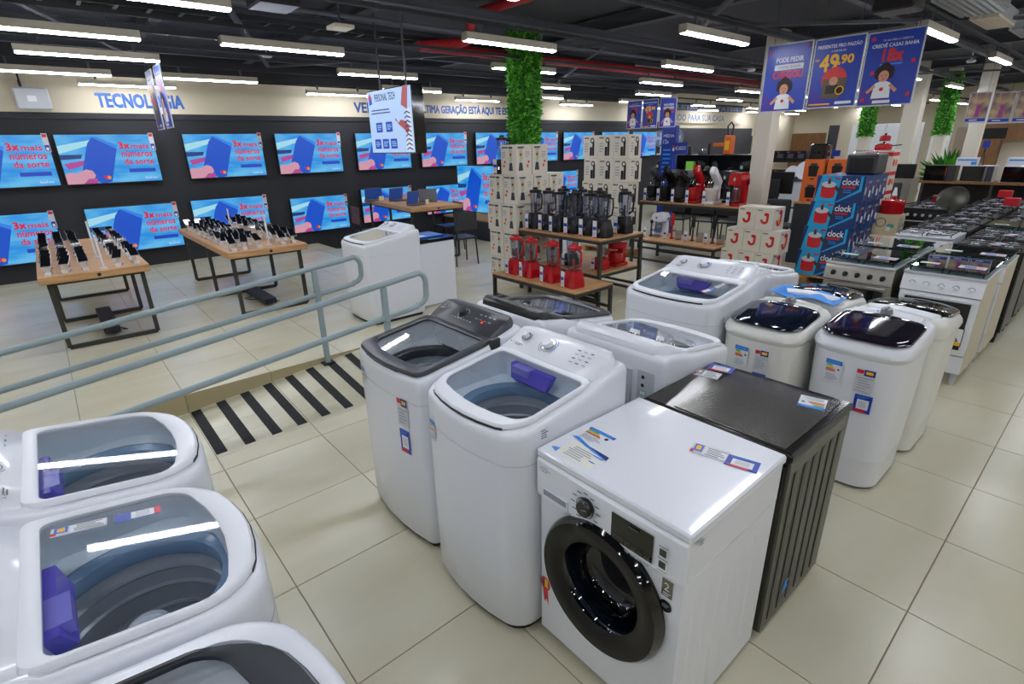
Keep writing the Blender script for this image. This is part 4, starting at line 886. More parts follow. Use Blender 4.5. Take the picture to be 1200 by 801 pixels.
# ================================================================ TECHNOLOGY TABLES AND PHONES
def tech_table(x0, x1, y0, y1, z0, zt_, label, rz=0., piv=None):
    t = empty('display_table', (x0, y0, z0) if piv is None else piv, rz, label, 'table', 'wooden-topped technology tables'); W, D, H = x1 - x0, y1 - y0, zt_ - z0
    b = MB(); b.box(0, W, 0, D, H - .065, H, 'oak', c=.004); b.build('tabletop', t)
    b = MB(); b.lathe([(.016, 0), (.016, -.004), (.006, -.005)], 'rubber', (W * .52, -.0005, H - .034), 'y', 16, False, True); b.build('cable_grommet', t)
    for k, y in enumerate((.12, D * .48, D - .15)):
        b = MB(); 
        for a, c in (((.06, y, 0.02), (.06, y, H - .08)), ((W - .06, y, .02), (W - .06, y, H - .08)), ((.06, y, .02), (W - .06, y, .02)), ((.06, y, H - .08), (W - .06, y, H - .08))): b.bar(a, c, .035, 'frame_dark')
        b.build('leg_frame', t)
    for x in (.06, W - .06): b = MB(); b.bar((x, .12, H - .08), (x, D - .15, H - .08), .03, 'frame_dark'); b.build('side_rail', t)
    b = MB(); b.box(W * .42, W * .58, .3, D * .5, .03, .09, mat('cable_tray', '26262E', .5)); b.build('cable_tray', t)
    b = MB(); r = random.Random(3); pts = [(W * .5 + .2 * sin(k * .8) * r.random(), .25 + .08 * k, .012 + .06 * r.random()) for k in range(10)]; b.tube(pts, .005, 'black', 6); b.build('cable', t)
    return t
tech_table(-.21, .60, 5.95, 8.45, FH, .85, 'wooden-topped table crowded with phones at the left edge')
tech_table(1.27, 2.08, 5.90, 8.40, FH, .86, 'wooden-topped phone table in the middle, before the wall screens')
tech_table(0, .95, 0, 2.2, 0, .905, 'wooden-topped table with laptops and chairs beyond the lone washers', -.12, (4.42, 7.62, 0))
def phone():
    t = empty('phone', (0, 0, 0), 0, 'p', 'phone', 'display phones in rows on the left table')
    a = .95; c_, s_ = cos(a), sin(a)
    T = Matrix.Translation((0, 0, .10)) @ Matrix.Rotation(.38, 4, 'X')
    b = MB(T); b.box(-.038, .038, -.078, .078, 0, .007, mat('phone_silver', 'B9BBC4', .25, .5), c=.003); b.build('body', t)
    b = MB(T); b.box(-.034, .034, -.074, .074, .007, .0080, 'gloss_black'); b.build('display', t)
    b = MB(); b.box(-.028, .028, -.04, .05, 0, .006, 'acrylic'); b.box(-.016, .016, -.008, .008, .006, .098, mat('stand_white', 'D9D6D0', .4)); b.box(-.022, .022, -.085, -.082, 0, .03, 'paper'); b.build('stand', t)
    return t
ph = phone(); index_kids(); first = True
for (tx, ty, tz, g_, lab) in ((-.21, 5.95, .851, 'display phones in rows on the left table', 'silver-edged phone on a tilted stand on the left table'), (1.27, 5.90, .861, 'display phones in rows on the middle table', 'silver-edged phone on a tilted stand on the middle table')):
    for i in range(6):
        for j in range(9):
            if i == 3: continue
            x = tx + .085 + i * .128; y = ty + .14 + j * .262 + .02 * ((i * 7 + j * 3) % 3)
            if first: ph.location = (x, y, tz); ph.rotation_euler = (0, 0, -.1); ph['group'] = g_; ph['label'] = lab; first = False
            else: dup(ph, None, (x, y, tz), random.uniform(-.25, .1), lab, g_)
for (x, y, z, h, lab) in ((.26, 6.03, .851, .30, 'white upright post at the near end of the left table'), (.26, 6.75, .851, .36, 'white upright post among phones mid left table'), (1.74, 6.1, .861, .32, 'white upright post at the near end of the middle table'), (1.74, 7.6, .861, .28, 'white upright post at the far end of the middle table')):
    t = empty('display_post', (x, y, z), 0, lab, 'post', 'white display posts'); b = MB(); b.cyl((0, 0, .006), (0, 0, h), .009, 'white', n=10); b.build('pole', t); b = MB(); b.cyl((0, 0, 0), (0, 0, .006), .03, 'white', n=16); b.build('foot', t)
# laptops and chairs at the third table
def laptop(loc, rz, lab, open_=1.9):
    t = empty('laptop', loc, rz, lab, 'laptop', 'laptops on the third table')
    b = MB(); b.box(-.16, .16, -.11, .11, 0, .016, mat('laptop_grey', '5C5D62', .4, .4), c=.003); b.build('keyboard_base', t)
    T = Matrix.Translation((0, .105, .018)) @ Matrix.Rotation(1.75 - pi / 2 + .0, 4, 'X'); b = MB(T); b.box(-.16, .16, 0, .012, 0, .21, 'laptop_grey', c=.002); b.box(-.15, .15, -.001, 0, .01, .2, 'scr_navy'); b.build('display_lid', t)
    b = MB(); b.box(.06, .15, -.13, -.12, 0, .08, 'cream', c=.002); b.build('price_card', t); return t
laptop((4.78, 8.0, .906), .4, 'open laptop nearest the table corner'); laptop((5.2, 8.32, .906), 2.5, 'laptop turned away beside the dark cable stand'); laptop((4.95, 8.9, .906), .2, 'open laptop in the middle of the third table'); laptop((4.7, 9.4, .906), -.3, 'open laptop at the far end of the third table')
def chair(loc, rz, lab, seat='black', back='dark_grey', group='chairs around the laptop table', hs=.46):
    t = empty('chair', loc, rz, lab, 'chair', group)
    b = MB(); b.box(-.2, .2, -.2, .2, hs - .03, hs, seat, c=.01); b.build('seat', t)
    b = MB(); b.box(-.2, .2, .19, .21, hs + .12, hs + .4, back, c=.006); b.build('backrest', t)
    for sx in (-1, 1):
        for sy in (-1, 1): bb = MB(); bb.cyl((sx * .18, sy * .17, hs - .03), (sx * .2, sy * .2, 0), .012, 'black', n=8); bb.build('leg', t)
        bb = MB(); bb.cyl((sx * .17, .19, hs - .03), (sx * .17, .205, hs + .38), .011, 'black', n=8); bb.build('back_post', t)
    return t
chair((4.12, 8.6, 0), 1.45, 'chair with dark reddish back left of the laptop table', back=mat('red_brown', '5B3A38', .6), hs=.5); chair((5.6, 8.3, 0), -1.7, 'black chair pushed in at the right of the laptop table'); chair((5.0, 7.1, 0), 3.0, 'black stool-like chair before the laptop table', hs=.45)

# ================================================================ SHELVING WITH SMALL APPLIANCES
def bench(x0, x1, y0, y1, zt_, label, z0=0., name='display_bench', side=False):
    t = empty(name, (x0, y0, z0), 0, label, 'shelf', 'wood and dark steel display benches'); W, D, H = x1 - x0, y1 - y0, zt_ - z0
    b = MB(); b.box(0, W, 0, D, H - .018, H, 'oak', c=.002); b.build('top', t)
    b = MB()
    for a, c in (((.02, .02), (W - .02, .02)), ((W - .02, .02), (W - .02, D - .02)), ((W - .02, D - .02), (.02, D - .02)), ((.02, D - .02), (.02, .02))): b.bar((a[0], a[1], H - .038), (c[0], c[1], H - .038), .036, 'frame_dark')
    b.build('frame', t)
    for x in (.02, W - .02):
        for y in (.02, D - .02): b = MB(); b.bar((x, y, 0), (x, y, H - .02), .036, 'frame_dark'); b.build('leg', t)
        b = MB(); b.bar((x, .02, .09), (x, D - .02, .09), .03, 'frame_dark'); b.build('stretcher', t)
    return t
bench(4.6, 5.40, 3.83, 5.22, .80, 'high wood-topped bench holding black blenders')
bench(3.95, 4.57, 3.60, 4.98, .36, 'low wood-topped bench holding red blenders in front of the high bench')
bench(4.74, 5.62, 3.98, 5.0, .36, 'low wood-topped bench with red mixer, partly under the high bench')
bench(7.75, 8.5, 3.72, 5.62, .88, 'long high bench holding stand mixers and coffee makers')
bench(6.93, 7.68, 3.72, 5.15, .40, 'low bench with hand blenders in front of the mixer bench')
def price_stand(par, x, y, h=.15, rz=0.):
    b = MB(); T = Matrix.Translation((x, y, 0)) @ Matrix.Rotation(rz, 4, 'Z'); b = MB(T); b.box(0, .002, -.025, .025, 0, h, 'paper'); p = Panel(b, (0, .025, 0), (0, -1, 0), (0, 0, 1)); p.rect(.004, 0, .046, .012, 'red'); p.rect(.008, .02, .042, .055, 'label_grey'); p.rect(.003, .07, .047, .10, 'banner_blue'); b.build('price_card', par)
def blender(bc='black', jar='jar', lid='black', tall=1.):
    t = empty('blender', (0, 0, 0), 0, 'b', 'blender', 'blenders')
    b = MB(); b.loft([[(x * s_, y * s_, z) for x, y in ((-.08, -.07), (-.06, -.085), (.06, -.085), (.08, -.07), (.08, .07), (.06, .085), (-.06, .085), (-.08, .07))] for z, s_ in ((0, 1), (.02, 1.03), (.08, .95), (.13, .78), (.15, .74))], bc, True, True, False); b.build('motor_base', t)
    b = MB(); b.cyl((-.078, 0, .06), (-.096, 0, .062), .02, 'chrome' if bc == 'black' else bc, n=12); b.build('speed_knob', t)
    z1 = .15 + .2 * tall; b = MB(); b.lathe([(.052, .15), (.056, .17), (.068, z1)], jar, n=16, cap0=True); 
    for k in range(6): a = pi * k / 3; b.bar((.055 * cos(a), .055 * sin(a), .17), (.068 * cos(a), .068 * sin(a), z1), .006, jar)
    b.build('jar', t)
    b = MB(); b.lathe([(.071, z1 - .005), (.072, z1 + .018), (.03, z1 + .024), (.028, z1 + .045), (.0, z1 + .046)], lid, n=16); b.build('lid', t)
    b = MB(); b.tube([(.0, -.066, z1 - .01), (.0, -.105, z1 - .015), (.0, -.112, z1 - .08), (.0, -.10, .20), (.0, -.058, .18)], .010, lid, 8); b.build('jar_handle', t)
    b = MB(); b.lathe([(.015, .155), (.012, .25)], bc if bc != 'black' else 'dark_grey', n=8, cap1=True); b.build('blade_hub', t)
    price_stand(t, -.115, .035); return t
bb_ = blender(); rb_ = blender('red_gloss', 'jar', 'red_gloss', .95); index_kids()
pos = ['leftmost', 'second from left', 'third from left', 'fourth from left', 'fifth from left', 'front corner', 'right end']
first = True
for i, (x, y) in enumerate(((4.78, 5.08), (4.80, 4.86), (4.78, 4.64), (4.80, 4.42), (4.82, 4.19), (4.80, 3.96), (5.20, 3.98))):
    lab = 'black blender with clear jar on the high bench, %s' % pos[i]
    if first: bb_.location = (x, y, .80); bb_['label'] = lab; bb_['group'] = 'black blenders'; first = False
    else: dup(bb_, None, (x, y, .80), random.uniform(-.08, .12), lab, 'black blenders')
for i, (x, y) in enumerate(((5.14, 4.32), (5.14, 4.62), (5.14, 4.92))): dup(bb_, None, (x, y, .80), .3, 'black blender in the back row of the high bench, %s' % ('nearest', 'middle', 'farthest')[i], 'black blenders')
first = True
for i, (x, y) in enumerate(((4.14, 4.74), (4.14, 4.48), (4.15, 4.14), (4.14, 3.80))):
    lab = 'red blender on the low bench, %s' % pos[i].replace('fourth from left', 'nearest the front corner')
    if first: rb_.location = (x, y, .36); rb_['label'] = 'red blender on the low bench, leftmost, next to the white cartons'; rb_['group'] = 'red blenders'; first = False; 
    else: dup(rb_, None, (x, y, .36), -.15, lab, 'red blenders')
dup(rb_, None, (5.02, 4.16, .36), 0, 'red blender on the low bench under the high one', 'red blenders')
dup(bb_, None, (4.95, 4.6, .36), 0, 'black blender in the shade under the high bench', 'black blenders')
def mixer(bc='red_gloss', bowl='red_gloss', tilt=.7, name='stand_mixer', lab='', loc=(0, 0, 0), rz=0., card=True):
    t = empty(name, loc, rz, lab, 'mixer', 'stand mixers')            # front -x
    b = MB(); b.box(-.13, .12, -.085, .085, 0, .035, bc, c=.01); b.box(.04, .12, -.05, .05, .03, .21, bc, c=.015); b.build('stand', t)
    T = Matrix.Translation((.08, 0, .21)) @ Matrix.Rotation(tilt, 4, 'Y'); b = MB(T); b.loft([[(x, y * k, z * k + .03) for y, z in ((-.05, -.03), (-.05, .03), (-.03, .045), (.03, .045), (.05, .03), (.05, -.03), (.03, -.045), (-.03, -.045))] for x, k in ((.05, .7), (.03, 1), (-.2, 1), (-.24, .7))], bc, True, True, False); b.build('motor_head', t)
    T2 = T @ Matrix.Translation((-.17, 0, -.03)); b = MB(T2)
    for s_ in (-1, 1): b.tube([(0, s_ * .02, 0), (0, s_ * .02, -.05), (.02, s_ * .02, -.09), (0, s_ * .02, -.12), (-.02, s_ * .02, -.09), (0, s_ * .02, -.05)], .003, 'chrome', 5)
    b.build('whisk', t)
    b = MB(); b.lathe([(.06, .036), (.085, .06), (.10, .16), (.104, .17), (.098, .165), (.08, .06)], bowl, (-.05, 0, 0), n=20, cap0=True); b.build('bowl', t)
    if card: price_stand(t, -.17, .05)
    return t
mixer('red_gloss', 'red_gloss', .75, lab='red stand mixer with raised head on the mixer bench', loc=(7.98, 4.70, .88), rz=.05)
mixer('dark_grey', 'black', .6, lab='black stand mixer, leftmost on the mixer bench', loc=(7.98, 5.50, .88), rz=.05)
mixer('black', 'black', .65, lab='black stand mixer second from the left on the bench', loc=(7.98, 5.24, .88), rz=.05)
mixer('bronze_dark', 'dark_grey', .4, lab='large black planetary mixer in the middle of the bench', loc=(7.99, 4.97, .88), rz=.05)
mixer('white', mat('milky', 'D8D6CE', .3), .65, lab='white stand mixer with milky bowl on the mixer bench', loc=(7.98, 4.40, .88), rz=.05)
mixer('red_gloss', 'red_gloss', .1, lab='red hand mixer in its bowl on the low bench under the blenders', loc=(5.34, 4.16, .36), card=False)
mixer('bronze_dark', 'red_gloss', .6, lab='dark red mixer standing behind the planetary mixer', loc=(8.36, 4.72, .88), rz=.0, card=False)
def coffee(bc, lab, loc, rz=0.):
    t = empty('coffee_maker', loc, rz, lab, 'coffee maker', 'coffee makers')
    b = MB(); b.box(-.12, .10, -.10, .10, 0, .03, bc, c=.01); b.box(.02, .10, -.10, .10, .03, .30, bc, c=.015); b.build('body', t)
    b = MB(); b.loft([[(-.12 + .0 * k, -.10 * w_, z), (.1, -.10 * w_, z), (.1, .10 * w_, z), (-.12, .1 * w_, z)] for k, (w_, z) in enumerate(((1, .22), (1, .27), (.9, .32), (.6, .345)))], bc, True, True, False); b.build('hood', t)
    b = MB(); b.lathe([(.05, .035), (.062, .07), (.06, .16), (.045, .19)], 'jar', (-.05, 0, 0), n=16, cap0=True); b.build('carafe', t)
    b = MB(); b.lathe([(.02, 0), (.02, -.01)], 'chrome', (-.122, 0, .28), 'x', 14, False, True); b.build('dial', t); price_stand(t, -.15, .06); return t
coffee('red_gloss', 'red capsule coffee machine at the right end of the mixer bench', (7.98, 4.0, .88)); coffee('white', 'white coffee machine at the left end of the low bench beside the box stack', (7.5, 5.0, .40)); coffee('black', 'black coffee maker behind the white mixer', (8.34, 4.35, .88)); coffee('black', 'black coffee maker at the back left of the mixer bench', (8.33, 5.4, .88)); coffee('black', 'black coffee maker at the back middle of the mixer bench', (8.33, 5.1, .88))
def hand_blender(col, lab, loc, h=.38):
    t = empty('hand_blender', loc, 0, lab, 'blender', 'hand blenders on the low bench')
    b = MB(); b.lathe([(.03, 0), (.034, .015), (.014, .03), (.012, .2)], 'dark_grey' if col == 'black' else col, n=12, cap0=True); b.build('shaft', t)
    b = MB(); b.lathe([(.014, .2), (.028, .22), (.026, h - .02), (.016, h)], col, n=12, cap1=True); b.build('handle', t)
    b = MB(); b.lathe([(.05, 0), (.055, .14)], 'jar', (.0, -.12, 0), n=14, cap0=True); b.build('beaker', t); price_stand(t, -.08, .07); return t
hand_blender('black', 'black hand blender leftmost on the low bench', (7.25, 5.0, .40), .26); hand_blender('red_gloss', 'red hand blender standing in the middle of the low bench', (7.25, 4.62, .40)); hand_blender('black', 'black hand blender with beaker right of the red one', (7.28, 4.28, .40), .36); hand_blender('black', 'tall black hand blender at the right end of the low bench', (7.28, 3.95, .40), .4)
# ---- cartons
def art_blender(p, W, H, k=0):
    p.rect(0, 0, W, H, mat('carton_white', 'DAD3C4', .5)); u = W * (.30 if k else .66); s_ = H * 1.12
    p.poly([(u - .10 * s_, .12 * s_), (u + .10 * s_, .12 * s_), (u + .06 * s_, .36 * s_), (u - .06 * s_, .36 * s_)], 'dark_grey'); p.poly([(u - .05 * s_, .38 * s_), (u + .05 * s_, .38 * s_), (u + .085 * s_, .78 * s_), (u - .085 * s_, .78 * s_)], ('photo_fruit' if False else 'scr_off') if False else mat('print_pale', 'B9C0A8', .5)); p.circ(u, .6 * s_, .05 * s_, 'red', 10); p.circ(u + .02, .5 * s_, .035 * s_, 'leaf_light', 10); p.rect(u - .09 * s_, .78 * s_, u + .09 * s_, .83 * s_, 'black')
    v = W * (.72 if k else .2); p.circ(v, .26 * s_, .05 * s_, 'orange', 10); p.circ(v + .02, .38 * s_, .04 * s_, 'red', 10); p.lines(v - .04, v + .05, .5 * s_, .7 * s_, 3, 'ink_pale', k); p.rect(W * .08, H * .88, W * .5, H * .93, 'ink')
def art_mixer(p, W, H, k=0):
    p.rect(0, 0, W, H, 'carton_white'); u = W * .55; s_ = H * (1.0 if k else .7); v0 = H * (.08 if k else .22)
    p.ring(u - .06 * s_, v0 + .34 * s_, .10 * s_, .26 * s_, 'red', 3.0, 6.3, 12); p.rect(u + .04 * s_, v0 + .3 * s_, u + .2 * s_, v0 + .66 * s_, 'red'); p.circ(u + .04 * s_, v0 + .70 * s_, .17 * s_, 'red', 12, .6)
    if k: p.circ(u - .06 * s_, v0 + .3 * s_, .1 * s_, 'yellow', 10)
    p.rect(W * .08, H * .86, W * .35, H * .90, 'ink')
def art_kettle(p, W, H, k=0):
    p.rect(0, 0, W, H, 'carton_white'); u = W * .6
    p.rect(u - .12 * H, H * .12, u + .02 * H, H * .5, 'black'); p.rect(u + .03 * H, H * .12, u + .15 * H, H * .75, 'black'); p.circ(u + .02 * H, H * .78, .12 * H, 'black', 14); p.circ(u + .02 * H, H * .78, .07 * H, 'carton_white', 12); p.lines(W * .08, W * .4, H * .25, H * .7, 4, 'ink_pale', k); p.rect(W * .08, H * .86, W * .4, H * .91, 'ink')
def art_clock(p, W, H, k=0):
    p.rect(0, 0, W, H, 'clock_blue')
    if k == 0:
        p.poly([(0, 0), (W * .42, 0), (W * .80, H * .5), (W, H * .62), (W, H), (W * .92, H), (W * .92, H * .68), (W * .5, H * .1), (W * .5, H), (0, H)], 'clock_blue'); p.poly([(0, 0), (W * .45, 0), (W * .52, H), (W * .10, H)], 'clock_sky'); p.poly([(W * .45, 0), (W * .5, 0), (W * .95, H * .45), (W * .95, H), (W * .90, H), (W * .90, H * .5)], 'clock_sky')
        p.rect(W * .12, H * .2, W * .42, H * .62, 'red'); p.circ(W * .27, H * .22, W * .15, 'red', 16, .35); p.circ(W * .27, H * .66, W * .15, 'label_grey', 16, .45); p.rect(W * .24, H * .68, W * .30, H * .86, 'dark_grey'); p.rect(W * .24, H * .84, W * .30, H * .92, 'red'); p.poly([(W * .40, H * .52), (W * .56, H * .26), (W * .60, H * .36), (W * .42, H * .64)], 'dark_grey')
        p.text('clock', W * .54, W * .88, H * .66, H * .90, 'paper', .003); p.rect(W * .54, H * .54, W * .82, H * .62, 'red'); p.lines(W * .58, W * .8, H * .35, H * .5, 2, 'sky_print', 3); p.rect(W * .38, H * .86, W * .5, H * .92, 'red')
    else:
        p.circ(W * .2, H * .45, W * .1, 'label_grey', 12, 2.); p.text('clock', W * .4, W * .85, H * .72, H * .84, 'paper'); p.rect(W * .45, H * .5, W * .6, H * .66, 'red'); p.rect(W * .66, H * .2, W * .88, H * .45, 'paper'); p.circ(W * .2, H * .15, W * .06, 'red', 8); p.rect(0, 0, W * .04, H, 'clock_sky')
def art_fryer(p, W, H, k=0):
    p.rect(0, 0, W, H, mat('carton_orange', 'D9661E', .5)); p.poly([(W * .28, H * .2), (W * .7, H * .2), (W * .76, H * .7), (W * .22, H * .7)], 'black'); p.rect(W * .32, H * .7, W * .66, H * .82, 'dark_grey'); p.rect(W * .4, H * .06, W * .6, H * .12, 'black')
def art_set(p, W, H, k=0):
    p.rect(0, 0, W, H, 'carton_white'); p.rect(0, H * .7, W, H * .9, 'red'); p.circ(W * .3, H * .35, H * .2, 'red', 12); p.circ(W * .7, H * .35, H * .18, 'orange', 12)
def art_beige(p, W, H, k=0):
    p.rect(0, 0, W, H, 'box_beige'); p.ring(W * .3, H * .6, H * .2, H * .23, 'bronze_dark'); p.circ(W * .7, H * .45, H * .18, mat('mint', '4E9C86', .5), 12, .6); p.rect(W * .55, H * .2, W * .72, H * .4, 'paper')
def carton(W, D, H, art, body, name='carton', side=True):
    t = empty(name, (0, 0, 0), 0, 'c', 'box'); b = MB(); b.box(0, D, -W, 0, 0, H, body, c=.002); b.build('carton_body', t)
    b = MB(); p = Panel(b, (0, 0, 0), (0, -1, 0), (0, 0, 1), .0012, .0006); p.N = Vector((-1, 0, 0)); art(p, W, H, 0); b.build('front_print', t)
    if side:
        b = MB(); p = Panel(b, (0, -W, 0), (1, 0, 0), (0, 0, 1), .0012, .0006); p.N = Vector((0, -1, 0)); art(p, D, H, 1); b.build('side_print', t)
    return t
def stack(proto, items, group, first=[None]):
    proto['group'] = group
    for i, (loc, rz, lab) in enumerate(items):
        if i == 0: proto.location = loc; proto.rotation_euler = (0, 0, rz); proto['label'] = lab
        else: dup(proto, None, loc, rz, lab, group)
mat('carton_white', 'DAD3C4', .5); mat('carton_orange', 'D9661E', .5)
H5 = .366; lv = ['bottom', 'second', 'third', 'fourth', 'top']; lv4 = ['bottom', 'second', 'third', 'top']
c1 = carton(.288, .27, H5 - .003, art_blender, 'carton_white'); index_kids()
it = []
SP = [('left on the face towards the screens', 4.62, 5.84), ('at the near corner', 4.62, 5.54), ('middle of the right face', 4.905, 5.54), ('right end of the right face', 5.19, 5.54)]
for r_i in range(5):
    for nm, x, y in SP:
        if r_i == 4 and x == 4.62 and y > 5.6: continue
        if r_i == 4 and x > 5.1: continue
        it.append(((x + .012 * ((r_i * 3) % 2), y + .014 * (r_i % 3), r_i * H5), 0, 'white blender carton round the green column, %s row, %s' % (lv[r_i], nm)))
stack(c1, it, 'blender cartons')
dup(bb_, None, (4.76, 5.70, 4 * H5 + .001), .3, 'grey blender alone on top of the left white cartons', 'black blenders')
c2 = carton(.32, .30, H5 - .003, art_kettle, mat('carton_grey', 'C9C6C0', .5)); index_kids(); it = []
for r_i in range(5):
    for c_i in range(3): it.append(((7.2, 6.45 - c_i * .325 - (.03 if r_i % 2 else 0), .115 + r_i * H5), 0, 'white appliance carton in the tall stack behind the blenders, %s row, %s from left' % (lv[r_i], ORD[c_i])))
stack(c2, it, 'appliance cartons in the tall stack')
t = empty('pallet', (7.2, 5.4, 0), 0, 'low pallet under the tall carton stack', 'pallet'); b = MB(); b.box(0, .35, 0, 1.06, .09, .112, 'oak'); b.build('deck', t)
for y in (.05, .5, .95): b = MB(); b.box(0, .35, y, y + .08, 0, .09, 'oak'); b.build('block', t)
c3 = carton(.235, .30, .287, art_mixer, 'carton_white'); index_kids(); it = []
for r_i, n_ in enumerate((3, 3, 2)):
    for c_i in range(n_): it.append(((6.62 if False else 6.98, 3.64 - c_i * .24 - (.18 if r_i == 2 else .05 * r_i), .13 + r_i * .29), 0, 'white carton with red mixer picture, %s row, %s from left' % (('bottom', 'middle', 'top')[r_i], ORD[c_i])))
stack(c3, it, 'mixer cartons beside the low bench')
t = empty('pallet', (6.98, 2.66, 0), 0, 'low pallet under the red mixer cartons', 'pallet'); b = MB(); b.box(0, .35, 0, .98, .10, .127, 'oak'); b.build('deck', t)
for y in (.05, .45, .85): b = MB(); b.box(0, .35, y, y + .08, 0, .10, 'oak'); b.build('block', t)
c4 = carton(.54, .26, .312, art_clock, 'clock_blue'); index_kids(); it = []
for d_i in range(3):
    for r_i in range(4): it.append(((7.42 + d_i * .264, 2.80 - .03 * r_i, .13 + r_i * .314), 0, 'blue pressure cooker carton, %s of the %s pile' % (lv4[r_i], ('front', 'middle', 'rear')[d_i])))
stack(c4, it, 'blue pressure cooker cartons')
t = empty('pallet', (7.42, 2.18, 0), 0, 'low pallet under the blue cooker cartons', 'pallet'); b = MB(); b.box(0, .78, 0, .6, .10, .127, 'oak'); b.build('deck', t)
for y in (.05, .45): b = MB(); b.box(0, .78, y, y + .08, 0, .10, 'oak'); b.build('block', t)
t = empty('counter', (8.62, 2.42, 0), 0, 'grey counter carrying orange fryer boxes behind the blue cartons', 'counter'); b = MB(); b.box(0, .5, 0, 1.0, 0, .90, 'dark_grey'); b.build('body', t); b = MB(); b.box(-.02, .52, -.02, 1.02, .90, .93, 'oak'); b.build('top', t)
c5 = carton(.27, .26, .30, art_fryer, 'carton_orange'); index_kids()
stack(c5, [((8.62, 3.36, .931), 0, 'orange fryer carton, lower one'), ((8.62, 3.36, 1.232), 0, 'orange fryer carton, upper left one'), ((8.66, 3.06, 1.232), 0, 'orange fryer carton, upper right one'), ((8.66, 3.06, .931), 0, 'orange fryer carton, lower right one')], 'orange fryer cartons')
t = empty('air_fryer', (8.75, 3.22, 1.533), 0, 'black air fryer on top of the orange cartons', 'air fryer'); b = MB(); b.loft([rr(-.12, .12, .12, .05, z, 0) for z in (0, .14, .19)] + [rr(-.1, .1, .1, .05, .21)], 'gloss_black', True, True); b.build('body', t); b = MB(); b.bar((-.12, 0, .09), (-.18, 0, .09), .03, 'black'); b.build('handle', t)
t = empty('cooler_box', (8.66, 2.76, .931), 0, 'black box with silver handle beside the orange fryer cartons', 'appliance'); b = MB(); b.box(0, .4, -.34, 0, 0, .30, 'dark_grey', c=.02); b.box(-.004, 0, -.3, -.04, .03, .24, 'black', c=.001); b.build('body', t); b = MB(); b.tube([(.1, -.3, .3), (.1, -.28, .34), (.1, -.06, .34), (.1, -.04, .3)], .008, 'chrome', 6); b.build('handle', t)
t.location = (7.72, 2.52, 1.388); t.scale = (1, 1, .8); t['label'] = 'black box with silver handle standing on the blue cooker cartons'
t2 = empty('carton', (8.66, 2.78, .931), 0, 'dark carton under the black box', 'box'); b = MB(); b.box(0, .4, -.34, 0, 0, .168, 'dark_grey'); b.build('carton_body', t2)
c6 = carton(.36, .3, .27, art_set, 'carton_white'); index_kids()
stack(c6, [((9.5, 2.86, .0 + k * .272), 0, 'white and red cookware carton, %s of its pile' % ('lowest', 'second', 'third', 'fourth', 'fifth', 'topmost')[k]) for k in range(6)], 'cookware cartons')
def pot(loc, lab, col='red_gloss', r=.1, h=.12, handles=True):
    t = empty('cooking_pot', loc, 0, lab, 'pot', 'pots and pans'); b = MB(); b.lathe([(r * .96, 0), (r, .01), (r, h), (r * .97, h + .004), (r * .5, h + .02), (0, h + .028)], col, n=20, cap0=True); b.build('vessel', t)
    b = MB(); b.lathe([(.015, h + .026), (.02, h + .045), (0, h + .05)], 'black', n=10); b.build('lid_knob', t)
    if handles: b = MB(); b.bar((0, -r, h * .8), (-.02, -r - .12, h * 1.0), .022, 'black', .014); b.build('handle', t)
    return t
pot((9.62, 2.68, 1.633), 'red enamel pot at the base of the small tower on the cookware cartons', r=.11, h=.07); pot((9.62, 2.68, 1.757), 'smaller red pot topping the tower on the cookware cartons', r=.07, h=.06, handles=False)
c7 = carton(.30, .26, .27, art_beige, 'box_beige'); index_kids()
stack(c7, [((8.72, 2.36, k * .272), 0, 'beige carton with plant picture, %s of its pile' % ('lowest', 'middle', 'topmost')[k]) for k in range(3)] + [((8.45, 2.34, 0), 0, 'beige carton on the floor before the beige pile'), ((8.45, 2.34, .272), 0, 'beige and green carton stacked low before the beige pile')], 'beige cartons')
pot((8.87, 2.21, .8145), 'deep red casserole with black handle on the beige cartons', r=.14, h=.17)
# pan and red boxes on the far stoves
t = empty('frying_pan', (9.70, 1.72, .96), 0, 'large round pan lying tilted among the far stoves', 'pan'); b = MB(); b.T = Matrix.Rotation(-1.1, 4, 'Y'); b.lathe([(.0, 0), (.15, .0), (.19, .03), (.185, .033), (.14, .006), (0, .006)], 'bronze', n=28); b.build('vessel', t); b = MB(); b.T = Matrix.Rotation(-1.1, 4, 'Y'); b.bar((0, .19, .03), (0, .34, .05), .02, 'black'); b.build('handle', t)
for k, (x, y) in enumerate(((9.8, 1.98), (9.9, 1.2), (11.5, 2.2), (11.6, 1.3))):
    o = MB(); o.box(0, .12, -.16, 0, 0, .10, 'red', c=.003); oo = o.build('gift_box', None, (x, y, .90)); tag(oo, 'small red box on the far stoves, %s' % ('left of the round pan', 'right of the round pan', 'nearest the shelf at left', 'nearest the shelf at right')[k], 'box', 'small red boxes'); 
    if k > 1: oo.location.z = .9; oo.location.x = 11.2 - .0; oo.location.y = (1.45, 1.3)[k - 2] if k == 2 else .8

